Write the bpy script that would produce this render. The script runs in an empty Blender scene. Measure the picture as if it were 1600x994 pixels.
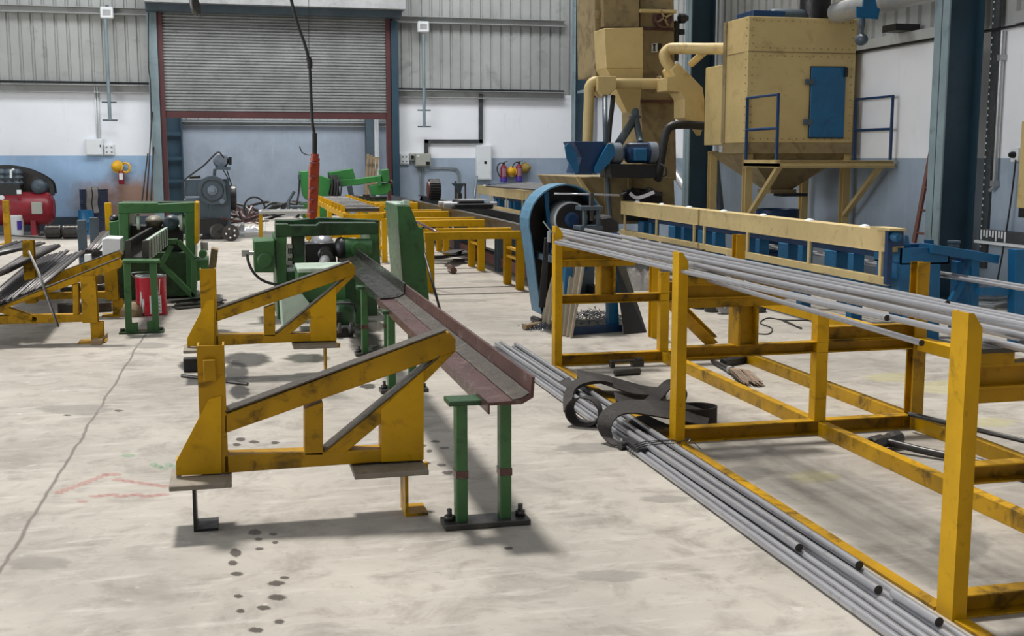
import bpy, bmesh, math, random
from mathutils import Vector, Matrix
random.seed(7)
SC = bpy.context.scene
COL = SC.collection
V = Vector
# ---------------------------------------------------------------- camera model (metres, +Y = hall axis)
F = 1800.0; CH = 1.55
PIT = math.atan(250/1800.0); YAW = math.atan(440/1817.0)
ca, sa, ct, st = math.cos(PIT), math.sin(PIT), math.cos(YAW), math.sin(YAW)
FW = V((st*ca, ct*ca, -sa)); UP = V((st*sa, ct*sa, ca)); RT = V((ct, -st, 0)); EYE = V((0, 0, CH))
def _ray(px, py): return FW + RT*((px-800)/F) + UP*((497-py)/F)
# measured points: where the sight line of a photograph pixel meets a known plane of the hall
def PZ(px, py, z=0.0): d = _ray(px, py); return EYE + d*((z-CH)/d.z)
def PY(px, py, y): d = _ray(px, py); return EYE + d*(y/d.y)
def PX(px, py, x): d = _ray(px, py); return EYE + d*(x/d.x)

# ---------------------------------------------------------------- mesh builder
class MB:
    def __init__(s): s.v = []; s.f = []; s.s = []
    def add(s, vs, fs, smooth=False):
        o = len(s.v); s.v += [tuple(v) for v in vs]
        for f in fs: s.f.append([i+o for i in f]); s.s.append(smooth)
        return s
    def box(s, x0, y0, z0, x1, y1, z1):
        return s.add([(x0,y0,z0),(x1,y0,z0),(x1,y1,z0),(x0,y1,z0),(x0,y0,z1),(x1,y0,z1),(x1,y1,z1),(x0,y1,z1)],
                     [(0,3,2,1),(4,5,6,7),(0,1,5,4),(1,2,6,5),(2,3,7,6),(3,0,4,7)])
    def frame(s, p, q, up):
        p, q = V(p), V(q); a = (q-p).normalized(); up = V(up)
        sd = a.cross(up)
        if sd.length < 1e-4: sd = a.cross(V((0,1,0)))
        sd.normalize(); u = sd.cross(a).normalized()
        return p, q, sd, u
    def prof(s, p, q, pts, up=(0,0,1), smooth=False):
        p, q, sd, u = s.frame(p, q, up); n = len(pts)
        vs = [p+sd*a+u*b for a, b in pts]+[q+sd*a+u*b for a, b in pts]
        fs = [(i, (i+1) % n, n+(i+1) % n, n+i) for i in range(n)]+[tuple(range(n))[::-1], tuple(range(n, 2*n))]
        return s.add(vs, fs, smooth)
    def bar(s, p, q, w, h, up=(0,0,1)):
        return s.prof(p, q, [(-w/2,-h/2),(w/2,-h/2),(w/2,h/2),(-w/2,h/2)], up)
    def chan(s, p, q, w, h, t=.008, up=(0,0,1)):      # C section, web on the -side
        a, b = w/2, h/2
        return s.prof(p, q, [(-a,-b),(a,-b),(a,-b+t),(-a+t,-b+t),(-a+t,b-t),(a,b-t),(a,b),(-a,b)], up)
    def hsec(s, p, q, w, h, t=.01, up=(0,0,1)):       # H section, flanges w wide, h deep
        a, b, c = w/2, h/2, t/2
        return s.prof(p, q, [(-a,-b),(a,-b),(a,-b+t),(c,-b+t),(c,b-t),(a,b-t),(a,b),(-a,b),(-a,b-t),(-c,b-t),(-c,-b+t),(-a,-b+t)], up)
    def tube(s, p, q, r, n=14, r2=None, cap=True):
        p, q, sd, u = s.frame(p, q, (0,0,1)); r2 = r if r2 is None else r2
        cs = [(math.cos(2*math.pi*i/n), math.sin(2*math.pi*i/n)) for i in range(n)]
        s.add([p+(sd*c+u*d)*r for c, d in cs]+[q+(sd*c+u*d)*r2 for c, d in cs], [(i,(i+1)%n,n+(i+1)%n,n+i) for i in range(n)], True)
        if cap:
            s.add([p+(sd*c+u*d)*r for c, d in cs], [tuple(range(n))[::-1]]); s.add([q+(sd*c+u*d)*r2 for c, d in cs], [tuple(range(n))])
        return s
    def lathe(s, p, q, rings, n=20, smooth=True):      # rings: (fraction or metres along, radius)
        p, q, sd, u = s.frame(p, q, (0,0,1)); a = (q-p).normalized()
        vs = []
        for h, r in rings:
            for i in range(n):
                t = 2*math.pi*i/n; vs.append(p+a*h+(sd*math.cos(t)+u*math.sin(t))*r)
        m = len(rings)
        for k in range(m-1):
            s.add([], []); 
        o = len(s.v); s.v += [tuple(v) for v in vs]
        for k in range(m-1):
            for i in range(n):
                s.f.append([o+k*n+i, o+k*n+(i+1)%n, o+(k+1)*n+(i+1)%n, o+(k+1)*n+i]); s.s.append(smooth)
        s.f.append([o+i for i in range(n)][::-1]); s.s.append(False)
        s.f.append([o+(m-1)*n+i for i in range(n)]); s.s.append(False)
        return s
    def pipe(s, pts, r, n=8, sub=5, closed=False):     # smooth round hose through points
        P = spline(pts, sub, closed); return s.ribbon(P, [(r*math.cos(2*math.pi*i/n), r*math.sin(2*math.pi*i/n)) for i in range(n)], True, closed)
    def rods(s, pts, r, n=8): return s.pipe(pts, r, n, 1)
    def ribbon(s, P, pts, smooth=False, closed=False, ups=None):
        P = [V(p) for p in P]; m = len(P); n = len(pts); vs = []; u = None
        for k in range(m):
            a = (P[(k+1) % m]-P[k-1]) if closed else (P[min(k+1, m-1)]-P[max(k-1, 0)])
            if a.length < 1e-9: a = V((0,0,1))
            a.normalize()
            if ups is not None: w = V(ups[k] if isinstance(ups, list) else ups)
            else: w = u if u is not None else (V((0,0,1)) if abs(a.z) < .9 else V((0,1,0)))
            sd = a.cross(w)
            if sd.length < 1e-5: sd = a.cross(V((1,0.1,0)))
            sd.normalize(); u = sd.cross(a).normalized()
            vs += [P[k]+sd*x+u*y for x, y in pts]
        fs = []
        for k in range(m if closed else m-1):
            for i in range(n): fs.append((k*n+i, k*n+(i+1) % n, ((k+1) % m)*n+(i+1) % n, ((k+1) % m)*n+i))
        o = len(s.v); s.add(vs, fs, smooth)
        if not closed:
            s.f.append([o+i for i in range(n)][::-1]); s.s.append(False); s.f.append([o+(m-1)*n+i for i in range(n)]); s.s.append(False)
        return s
    def strap(s, pts, w, t, sub=5, up=(0,0,1), ups=None): # flat webbing along points
        P = spline(pts, sub)
        U = None
        if ups:
            U = [V(ups[min(int(i/sub), len(ups)-1)]).lerp(V(ups[min(int(i/sub)+1, len(ups)-1)]), (i % sub)/sub) for i in range(len(P))]
        return s.ribbon(P, [(-w/2,-t/2),(w/2,-t/2),(w/2,t/2),(-w/2,t/2)], False, False, U if U else up)
    def pris(s, pts, vec):
        n = len(pts); vec = V(vec); pts = [V(p) for p in pts]
        return s.add(pts+[p+vec for p in pts], [tuple(range(n)), tuple(range(n, 2*n))[::-1]]+[(i, n+i, n+(i+1) % n, (i+1) % n) for i in range(n)])
    def py(s, Y, px, d): return s.pris([PY(a, b, Y) for a, b in px], (0, d, 0))     # measured outline on a plane across the hall, d deep
    def pxx(s, X, px, d): return s.pris([PX(a, b, X) for a, b in px], (d, 0, 0))    # measured outline on a plane along the hall
    def ball(s, c, rx, ry=None, rz=None, n=14, m=8):
        ry = rx if ry is None else ry; rz = rx if rz is None else rz; c = V(c); vs = []; fs = []
        for k in range(m+1):
            p = math.pi*k/m
            for i in range(n):
                t = 2*math.pi*i/n; vs.append(c+V((rx*math.sin(p)*math.cos(t), ry*math.sin(p)*math.sin(t), rz*math.cos(p))))
        for k in range(m):
            for i in range(n): fs.append((k*n+i, (k+1)*n+i, (k+1)*n+(i+1) % n, k*n+(i+1) % n))
        return s.add(vs, fs, True)
    def ring(s, c, ax, R, r, n=20, m=8):
        a = V(ax).normalized(); sd = a.orthogonal().normalized(); u = a.cross(sd); c = V(c)
        return s.pipe([c+(sd*math.cos(2*math.pi*i/n)+u*math.sin(2*math.pi*i/n))*R for i in range(n)], r, m, 1, True)
    def nut(s, c, r, h, ax=(0,0,1)):
        c = V(c); return s.tube(c, c+V(ax).normalized()*h, r, 6)
def spline(pts, sub=5, closed=False):
    P = [V(p) for p in pts]
    if sub <= 1: return P
    n = len(P); out = []
    for k in range(n if closed else n-1):
        if closed: a, b, c, d = P[k-1], P[k], P[(k+1) % n], P[(k+2) % n]
        else: a, b, c, d = P[max(k-1, 0)], P[k], P[k+1], P[min(k+2, n-1)]
        for i in range(sub):
            t = i/sub
            out.append(0.5*((2*b)+(c-a)*t+(2*a-5*b+4*c-d)*t*t+(3*b-a-3*c+d)*t**3))
    if not closed: out.append(P[-1])
    return out

ROOTS = []
def build(name, mb, mat, parent=None, label=None, bev=0.0, kind=None):
    me = bpy.data.meshes.new(name); me.from_pydata(mb.v, [], mb.f); me.validate()
    bm = bmesh.new(); bm.from_mesh(me)
    if len(bm.faces) == len(mb.f):
        for f, sm in zip(bm.faces, mb.s): f.smooth = sm
    bmesh.ops.remove_doubles(bm, verts=bm.verts, dist=1e-6)
    bmesh.ops.recalc_face_normals(bm, faces=bm.faces)
    for e in bm.edges:
        if len(e.link_faces) == 2 and e.calc_face_angle(0) > .75: e.smooth = False
    bm.to_mesh(me); bm.free()
    o = bpy.data.objects.new(name, me); COL.objects.link(o); me.materials.append(mat)
    if parent: o.parent = parent
    else: ROOTS.append(o)
    if label: o['label'] = label
    if kind: o['kind'] = kind
    if bev:
        b = o.modifiers.new('edge', 'BEVEL'); b.width = bev; b.segments = 1; b.limit_method = 'ANGLE'; b.angle_limit = .8
    return o
def thing(name, label, cat, group=None):
    o = bpy.data.objects.new(name, None); COL.objects.link(o); o.empty_display_size = .1
    o['label'] = label; o['category'] = cat
    if group: o['group'] = group
    ROOTS.append(o); return o
def one(name, mb, mat, label, cat, group=None, bev=0.0, kind=None):
    o = build(name, mb, mat, None, label, bev, kind); o['category'] = cat
    if group: o['group'] = group
    return o
def struct(name, mb, mat, parent=None, bev=0.0):
    o = build(name, mb, mat, parent, None, bev); 
    if not parent: o['kind'] = 'structure'
    return o
def tree(o): 
    r = [o]
    for c in o.children: r += tree(c)
    return r
def settle(root):
    if root.get('_s'): return
    T = tree(root); ms = [o for o in T if o.type == 'MESH']
    if not ms: return
    c = [v.co for o in ms for v in o.data.vertices]
    x0, x1 = min(v.x for v in c), max(v.x for v in c); y0, y1 = min(v.y for v in c), max(v.y for v in c); z0 = min(v.z for v in c)
    b = V(((x0+x1)/2, (y0+y1)/2, z0))
    for o in ms: o.data.transform(Matrix.Translation(-b))
    root.location = b; root['_s'] = 1
def dup(root, off, label=None, rz=0.0):
    settle(root)
    def cp(o, par):
        c = o.copy(); COL.objects.link(c)
        c.parent = par
        for ch in list(o.children): cp(ch, c)
        return c
    r = cp(root, None); r.location = root.location+V(off); r.rotation_euler = (0, 0, rz); ROOTS.append(r)
    if label: r['label'] = label
    return r

# ---------------------------------------------------------------- materials
def S(r, g, b):
    f = lambda c: (c/255/12.92) if c <= 10.3 else ((c/255+.055)/1.055)**2.4
    return (f(r), f(g), f(b), 1)
class NT:
    def __init__(s, name):
        s.m = bpy.data.materials.new(name); s.m.use_nodes = True; s.t = s.m.node_tree; s.n = s.t.nodes; s.p = s.n['Principled BSDF']
        s.tc = s.n.new('ShaderNodeTexCoord')
    def L(s, a, b): s.t.links.new(a, b)
    def map(s, sc=(1,1,1), src='Object'):
        m = s.n.new('ShaderNodeMapping'); m.inputs['Scale'].default_value = sc; s.L(s.tc.outputs[src], m.inputs['Vector']); return m.outputs[0]
    def noise(s, scale, detail=4, rough=.6, vec=None, dist=0):
        n = s.n.new('ShaderNodeTexNoise'); n.inputs['Scale'].default_value = scale; n.inputs['Detail'].default_value = detail; n.inputs['Roughness'].default_value = rough; n.inputs['Distortion'].default_value = dist
        s.L(vec if vec is not None else s.tc.outputs['Object'], n.inputs['Vector']); return n.outputs['Fac']
    def ramp(s, fac, a, b, lo=0, hi=1):
        r = s.n.new('ShaderNodeMapRange'); r.clamp = True
        for k, x in zip(('From Min','From Max','To Min','To Max'), (a, b, lo, hi)): r.inputs[k].default_value = x
        s.L(fac, r.inputs['Value']); return r.outputs[0]
    def mix(s, fac, a, b, mode='MIX'):
        m = s.n.new('ShaderNodeMix'); m.data_type = 'RGBA'; m.blend_type = mode
        for k, x in ((0, fac), (6, a), (7, b)):
            if hasattr(x, 'links'): s.L(x, m.inputs[k])
            else: m.inputs[k].default_value = x
        return m.outputs[2]
    def math(s, op, a, b=0):
        m = s.n.new('ShaderNodeMath'); m.operation = op
        for k, x in enumerate((a, b)):
            if hasattr(x, 'links'): s.L(x, m.inputs[k])
            else: m.inputs[k].default_value = x
        return m.outputs[0]
    def sep(s, vec):
        n = s.n.new('ShaderNodeSeparateXYZ'); s.L(vec, n.inputs[0]); return n.outputs
    def bump(s, h, d=.002, st_=.5):
        b = s.n.new('ShaderNodeBump'); b.inputs['Distance'].default_value = d; b.inputs['Strength'].default_value = st_; s.L(h, b.inputs['Height']); s.L(b.outputs[0], s.p.inputs['Normal'])
    def fin(s, col, rough=.5, metal=0, spec=None):
        for k, x in (('Base Color', col), ('Roughness', rough), ('Metallic', metal)):
            if hasattr(x, 'links'): s.L(x, s.p.inputs[k])
            else: s.p.inputs[k].default_value = x
        if spec is not None: s.p.inputs['Specular IOR Level'].default_value = spec
        return s.m
def paint(name, col, rough=.45, wear=(60,50,40), amt=.5, sc=7, var=.25, metal=0, edge=.62, spec=None):
    t = NT(name); c = S(*col); w = S(*wear)
    n1 = t.noise(sc*.35, 3); n2 = t.noise(sc*3, 6, .7); n3 = t.noise(sc, 5, .65, dist=.6)
    dk = tuple(x*(1-var) for x in c[:3])+(1,); lt = tuple(min(1, x*(1+var*.5)) for x in c[:3])+(1,)
    k = t.mix(t.ramp(n1, .35, .65), dk, lt)
    k = t.mix(t.math('MULTIPLY', t.ramp(n3, edge-.06, edge+.08), amt), k, w)
    k = t.mix(t.math('MULTIPLY', t.ramp(n2, .58, .72), amt*.6), k, w)
    return t.fin(k, t.ramp(n2, .3, .7, max(.08, rough-.1), min(1, rough+.15)), metal, spec)
M = {}
M['yellow'] = paint('yellow paint', (206,157,0), .42, (84,60,14), .5, 7, .2, edge=.66, spec=.3)
M['yellowd'] = paint('oily yellow paint', (178,134,2), .4, (50,38,14), .75, 6, .32, edge=.58, spec=.3)
M['ytop'] = paint('worn bright steel on yellow', (178,160,128), .35, (70,60,45), .7, 9, .3, .3, edge=.55)
M['green'] = paint('machine green paint', (58,106,58), .38, (24,34,26), .6, 5, .3)
M['greend'] = paint('oily green paint', (38,74,42), .33, (16,22,17), .75, 5, .35, edge=.56)
M['greenp'] = paint('pale green enamel', (178,196,180), .4, (90,100,88), .4, 6, .15)
M['greens'] = paint('bandsaw green', (52,128,64), .4, (30,50,34), .35, 4, .2)
M['teal'] = paint('slate blue column paint', (40,68,84), .5, (28,44,54), .4, 3, .2)
M['teall'] = paint('pale column flange paint', (128,146,152), .55, (80,96,104), .5, 4, .2)  # paler tone than the column web
M['blue'] = paint('blue paint', (14,96,142), .4, (10,40,70), .4, 5, .2)
M['blued'] = paint('deep blue paint', (16,54,96), .42, (12,24,44), .5, 5, .25)
M['bluel'] = paint('light blue rim paint', (84,128,156), .45, (60,90,110), .4, 5, .2)
M['cream'] = paint('cream enamel', (200,176,120), .5, (140,112,66), .45, 4, .1)
M['creamd'] = paint('dusty cream enamel', (148,130,92), .6, (98,82,56), .6, 4, .2, edge=.55)
M['creamg'] = paint('cream guard paint', (204,182,130), .48, (120,100,64), .5, 6, .1)
M['maroon'] = paint('red oxide paint', (84,44,46), .55, (70,46,44), .5, 5, .2)
M['rust'] = paint('brown rusted trough steel', (88,60,58), .3, (134,122,116), .45, 8, .3, .3)
M['dsteel'] = paint('oily dark steel', (74,72,70), .32, (30,28,27), .6, 8, .3, .5)
M['black'] = paint('black grease', (28,28,30), .4, (50,48,46), .4, 8, .3)
M['rubber'] = paint('black rubber', (34,33,34), .55, (60,58,56), .3, 10, .2)
M['web'] = paint('dark sling webbing', (46,42,40), .85, (30,27,26), .5, 14, .25)
def barsteel(name, col, rough, met=.7):
    t = NT(name); n = t.noise(9, 4, .6, t.map((1.5,.16,1.5))); n2 = t.noise(22, 3, .6)
    k = t.mix(t.ramp(n, .35, .7), S(*col), tuple(x*.7 for x in S(*col)[:3])+(1,)); k = t.mix(t.ramp(n2, .62, .72, 0, .35), k, S(110,104,98))
    return t.fin(k, t.ramp(n, .3, .7, rough-.05, rough+.08), met)
M['steel'] = barsteel('bright drawn steel', (184,184,188), .24, .55)
M['barg'] = barsteel('dull grey bar steel', (116,114,114), .45)
M['bard'] = barsteel('dark bar steel', (78,74,74), .5)
M['navy'] = paint('scuffed navy drum paint', (36,44,66), .45, (90,92,98), .5, 6, .3)
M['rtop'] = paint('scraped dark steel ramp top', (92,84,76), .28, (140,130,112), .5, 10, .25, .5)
M['tfar'] = paint('polished dark trough steel', (58,55,53), .22, (110,106,102), .4, 7, .25, .6)
M['barend'] = paint('sawn bar end', (64,58,56), .5, (40,36,34), .5, 20, .2, .4)
M['pink'] = paint('pinkish painted bar end', (150,112,128), .5, (86,60,70), .5, 20, .2)
M['galv'] = paint('galvanised sheet', (176,178,178), .4, (130,132,134), .5, 5, .15, .55)
M['plate'] = paint('scuffed grey steel plate', (132,124,112), .5, (80,66,44), .6, 12, .25, .2)
M['ggrey'] = paint('grey machine paint', (70,84,94), .45, (50,60,68), .5, 5, .2)
M['mgrey'] = paint('motor grey', (110,120,132), .4, (60,66,74), .5, 7, .2)
M['white'] = paint('white enamel', (226,230,232), .4, (180,184,188), .3, 5, .06)
M['box'] = paint('beige grey switch box', (164,166,156), .5, (120,120,112), .4, 6, .1)
M['red'] = paint('red enamel', (138,26,40), .35, (90,24,30), .4, 5, .2)
M['redb'] = paint('red tin print', (190,24,48), .28, (120,30,44), .25, 6, .15)
M['orange'] = paint('orange pendant plastic', (158,60,28), .4, (100,42,22), .5, 8, .2)
M['wood'] = paint('weathered wood', (150,128,98), .75, (88,72,54), .6, 9, .25)
M['asb'] = paint('weathered cement sheet', (170,160,142), .85, (110,102,90), .6, 6, .2)
M['straw'] = paint('broom straw', (146,126,108), .9, (92,76,64), .6, 20, .3)
M['hyel'] = paint('helmet yellow', (232,178,36), .35, (180,120,30), .3, 7, .1)
M['hbrn'] = paint('dusty helmet brown', (150,128,60), .6, (90,74,40), .5, 7, .2)
M['purp'] = paint('purple label band', (74,50,150), .4, (50,34,110), .3, 8, .1)
M['swarf'] = paint('steel swarf', (86,90,100), .25, (190,196,206), .7, 60, .4, .7, edge=.5)
M['cable'] = paint('grey pvc conduit', (128,134,138), .5, (96,100,104), .4, 6, .1)
M['tray'] = paint('dark cable tray', (62,66,68), .55, (120,120,118), .35, 14, .2)
M['sheet'] = paint('white plastic sheet', (236,236,238), .45, (190,190,192), .3, 8, .08)
M['ink'] = paint('black printing ink', (16,16,18), .5, (20,20,22), .2, 8, .1)
M['rag'] = paint('grey rag cloth', (120,116,112), .95, (70,68,66), .6, 12, .25)
M['ladder'] = paint('red brown ladder paint', (120,80,70), .6, (70,50,44), .5, 8, .2)
t = NT('clear plastic'); t.p.inputs['Transmission Weight'].default_value = .8; M['pet'] = t.fin((.9,.93,.95,1), .12)

def wallmat(name, z0, top, low, rustx=None):
    t = NT(name); z = t.sep(t.tc.outputs['Object'])[2]; g = t.sep(t.n.new('ShaderNodeNewGeometry').outputs['Position'])
    n = t.noise(1.4, 5, .6); n2 = t.noise(6, 5, .7, t.map((1.5,1.5,.25)))
    a = t.mix(t.ramp(n, .4, .75, 0, .35), S(*top), tuple(x*.82 for x in S(*top)[:3])+(1,))
    a = t.mix(t.ramp(n2, .6, .8, 0, .25), a, S(170,166,160))
    b = t.mix(t.ramp(n, .35, .7), S(*low), tuple(x*.78 for x in S(*low)[:3])+(1,))
    b = t.mix(t.ramp(n2, .55, .75, 0, .3), b, S(196,206,214))
    if rustx:
        cx, cz, w, h = rustx
        dx = t.math('DIVIDE', t.math('SUBTRACT', g[0], cx), w); dz = t.math('DIVIDE', t.math('SUBTRACT', g[2], cz), h)
        r = t.math('ADD', t.math('MULTIPLY', dx, dx), t.math('MULTIPLY', dz, dz))
        r = t.math('ADD', r, t.math('MULTIPLY', t.math('SUBTRACT', t.noise(3, 5), .5), 1.6))
        b = t.mix(t.ramp(r, .15, 1.1, .85, 0), b, S(150,104,62))
    k = t.mix(t.math('GREATER_THAN', g[2], z0), b, a)
    return t.fin(k, .7)
M['wall'] = wallmat('white over blue grey wall paint', 1.55, (238,240,244), (160,175,192))
M['wallL'] = wallmat('white over sky blue stained wall paint', 1.6, (236,240,246), (160,192,226), (-2.1, .62, 1.35, .62))
M['wallO'] = wallmat('grey blue wall paint', 3.2, (186,190,196), (160,171,186))
M['clad'] = paint('grey coated cladding sheet', (164,166,164), .55, (120,120,116), .5, 2.2, .14)

def floormat():
    t = NT('stained concrete'); o = t.tc.outputs['Object']
    n1 = t.noise(.7, 5, .6); n2 = t.noise(3.2, 8, .68, dist=.5); n3 = t.noise(26, 6, .75); n4 = t.noise(5, 6, .6, t.map((.5, 2.6, 1))); n5 = t.noise(11, 3, .5)
    k = t.mix(t.ramp(n1, .36, .64), S(148,142,134), S(174,168,158))
    k = t.mix(t.ramp(n2, .48, .68, 0, .8), k, S(122,115,107))
    k = t.mix(t.ramp(n4, .54, .74, 0, .5), k, S(196,191,184))
    k = t.mix(t.ramp(n3, .6, .72, 0, .6), k, S(98,92,84))
    k = t.mix(t.ramp(n5, .68, .74, 0, .35), k, S(206,202,196))
    k = t.mix(t.math('MULTIPLY', t.ramp(n2, .3, .42, 1, 0), .5), k, S(112,104,94))
    x, y, z = t.sep(o); w = t.math('MULTIPLY', t.math('SUBTRACT', t.noise(2.2, 4), .5), .06)
    # sawn joint running up the hall and fainter cross joints
    l1 = t.math('ABSOLUTE', t.math('ADD', t.math('ADD', x, w), t.math('MULTIPLY', y, -.0185)))
    l1 = t.math('SUBTRACT', l1, 0); d = t.math('ABSOLUTE', t.math('ADD', t.math('ADD', t.math('ADD', x, w), t.math('MULTIPLY', y, -.0185)), .984))
    k = t.mix(t.ramp(d, .004, .012, .8, 0), k, S(92,86,80))
    for yy, a in ((10.9,.35), (14.2,.3), (18.0,.3), (7.95,.14)):
        d = t.math('ABSOLUTE', t.math('SUBTRACT', t.math('ADD', y, w), yy)); k = t.mix(t.ramp(d, .006, .022, a, 0), k, S(96,92,88))
    t.bump(n3, .002, .25)
    return t.fin(k, t.ramp(n2, .3, .7, .42, .62), 0, .4)
M['floor'] = floormat()
def decal(name, col, rough, a0=.9):
    t = NT(name); at = t.n.new('ShaderNodeAttribute'); at.attribute_name = 'fade'
    n = t.noise(14, 5, .7); f = t.math('MULTIPLY', t.ramp(t.math('ADD', at.outputs['Fac'], t.math('MULTIPLY', t.math('SUBTRACT', n, .5), .9)), .2, .75), a0)
    t.L(f, t.p.inputs['Alpha']); return t.fin(S(*col), rough)
M['oil'] = decal('oil stain', (74,68,62), .35, .66)
M['wet'] = decal('oily wet patch', (62,60,58), .16, .62)
M['redc'] = decal('red chalk scuff', (190,112,108), .8, .27)
M['grnc'] = decal('green scuff', (140,172,140), .8, .4)
M['yelc'] = decal('yellow paint scuff', (200,192,130), .8, .28)
def stain(name, blobs, mat):
    me = bpy.data.meshes.new(name); vs = []; fs = []; fd = []
    for px, py, rx, ry in blobs:
        c = PZ(px, py); a = PZ(px+rx, py); b = PZ(px, py+ry); ex, ey = (a-c), (b-c); o = len(vs); n = 18; vs.append((c.x, c.y, .0012)); fd.append(1)
        for q, fdv in ((.55, .95), (1.0, .0)):
            for i in range(n):
                th = 2*math.pi*i/n; w = q*(1+random.uniform(-.16, .16)); p = c+ex*(math.cos(th)*w)+ey*(math.sin(th)*w); vs.append((p.x, p.y, .0012)); fd.append(fdv)
        for i in range(n):
            j = (i+1) % n; fs += [(o, o+1+i, o+1+j), (o+1+i, o+1+n+i, o+1+n+j, o+1+j)]
    me.from_pydata(vs, [], fs); at = me.attributes.new('fade', 'FLOAT', 'POINT'); at.data.foreach_set('value', fd); me.materials.append(mat)
    ob = bpy.data.objects.new(name, me); COL.objects.link(ob); ob['kind'] = 'structure'; ROOTS.append(ob); return ob
# ================================================================ SETTING
YB = 26.3; XR = 8.05
fl = struct('floor', MB().box(-14, -8, -.12, 8.3, 34, 0), M['floor'])
def wl(name, b, mat):
    # wall verts stay in hall coordinates, dado height is read from them
    return struct(name, MB().box(*b), mat)
XL = PY(240, 247, YB).x; XRD = PY(613, 247, YB).x
wl('wall_back_left', (-14, YB, 0, XL, YB+.25, 3.06), M['wallL'])
wl('wall_back_right', (XRD, YB, 0, 8.3, YB+.25, 3.0), M['wall'])
wl('wall_right', (XR, -6, 0, XR+.25, YB, 2.93), M['wall'])
wl('wall_outer', (-5, 33, 0, 8, 33.2, PY(420, 190, 33).z), M['wallO'])
wl('wall_outer_left', (-3.2, YB+.25, 0, -3.0, 33, 4), M['wallO'])
wl('wall_outer_right', (5.6, YB+.25, 0, 5.8, 33, 4), M['wallO'])
def corr(name, axis, c, a0, a1, z0, z1, per=.235, dep=.04):
    vs = []; a = a0; P = []
    while a < a1:
        for f, d in ((0,0),(.62,0),(.70,1),(.86,1),(.94,0)): P.append((a+f*per, d*dep))
        a += per
    P.append((a1, 0)); n = len(P)
    for z in (z0, z1):
        for u, d in P: vs.append((u, c+d, z) if axis == 'x' else (c+d, u, z))
    struct(name, MB().add(vs, [(i, i+1, n+i+1, n+i) for i in range(n-1)]), M['clad'])
corr('wall_back_cladding_left', 'x', YB+.06, -14, XL, 3.04, 7.0)
corr('wall_back_cladding_right', 'x', YB+.06, XRD-.2, 8.2, 3.0, 7.0)
corr('wall_back_cladding_middle', 'x', YB+.06, XL, XRD, 4.6, 7.0)
corr('wall_right_cladding', 'y', XR+.06, -6, YB, 2.9, 7.0, .26, .045)
corr('wall_outer_cladding', 'x', 33.05, -5, 8, PY(420, 188.2, 33).z, 4.2, .3)
# girts along the walls
k = 0
def girt(p, q, w, h, mat='clad'):
    global k; k += 1
    struct('trim_%d' % k, MB().chan(p, q, w, h, .01), M[mat])
girt((-14, YB-.1, 3.0), (XL-.02, YB-.1, 3.0), .16, .16); girt((-14, YB-.06, 3.13), (XL-.02, YB-.06, 3.13), .06, .05, 'tray')
girt((XRD+.05, YB-.1, 2.98), (7.6, YB-.1, 2.98), .16, .16); girt((XRD+.05, YB-.06, 3.09), (7.6, YB-.06, 3.09), .06, .04, 'tray')
zt = PY(800, 36, YB).z
girt((-14, YB-.1, zt), (XL-.02, YB-.1, zt), .16, .14); girt((XRD+.05, YB-.1, zt), (7.6, YB-.1, zt), .16, .14)
girt((XR-.06, -6, 2.99), (XR-.06, 10.7, 2.99), .1, .12); girt((XR-.06, 11.6, 2.99), (XR-.06, 18.6, 2.99), .1, .12); girt((XR-.06, 19.3, 2.99), (XR-.06, 26, 2.99), .1, .12)
girt((XR-.06, -6, 2.91), (XR-.06, YB, 2.91), .08, .02, 'black'); girt((XR-.06, 11.6, 4.6), (XR-.06, 18.6, 4.6), .1, .14)
girt((-3, 32.9, PY(420, 194, 33).z), (5.6, 32.9, PY(420, 194, 33).z), .14, .1)
# steel columns of the right-hand wall, one frame every 7.6 m
def column(name, yn, holes=False):
    x0, x1, w = 7.49, 7.92, .26
    c = struct(name, MB().box(x1-.02, yn, 0, x1, yn+w, 7).box(x0, yn+w/2-.006, 0, x1, yn+w/2+.006, 7), M['teal'])
    struct('flange', MB().box(x0, yn, 0, x0+.018, yn+w, 7), M['teall'], c)
    struct('base_plate', MB().box(x0-.08, yn-.06, 0, x1+.06, yn+w+.06, .025), M['teal'], c)
    return c
yc = PX(1467, 350, 7.49).y
column('trim_column_near', yc); column('trim_column_middle', PX(1077, 200, 7.49).y); column('trim_column_corner', PX(905, 200, 7.6).y)
y3 = PX(905, 200, 7.6).y; y2 = PX(1077, 200, 7.49).y
struct('trim_brace_upper', MB().tube((7.7, y3-.2, PX(895, 80, 7.7).z), (7.7, y3-2.2, 5.4), .07), M['galv'])
struct('trim_brace_lower', MB().tube((7.7, y3-.2, PX(895, 80, 7.7).z), (7.7, y2+.4, .9), .07), M['galv'])
for z in (4.5, 3.0):
    struct('trim_strut_%d' % (z*10), MB().box(7.55, y2+.3, z-.03, 7.6, y3, z+.03), M['teall'])
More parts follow.
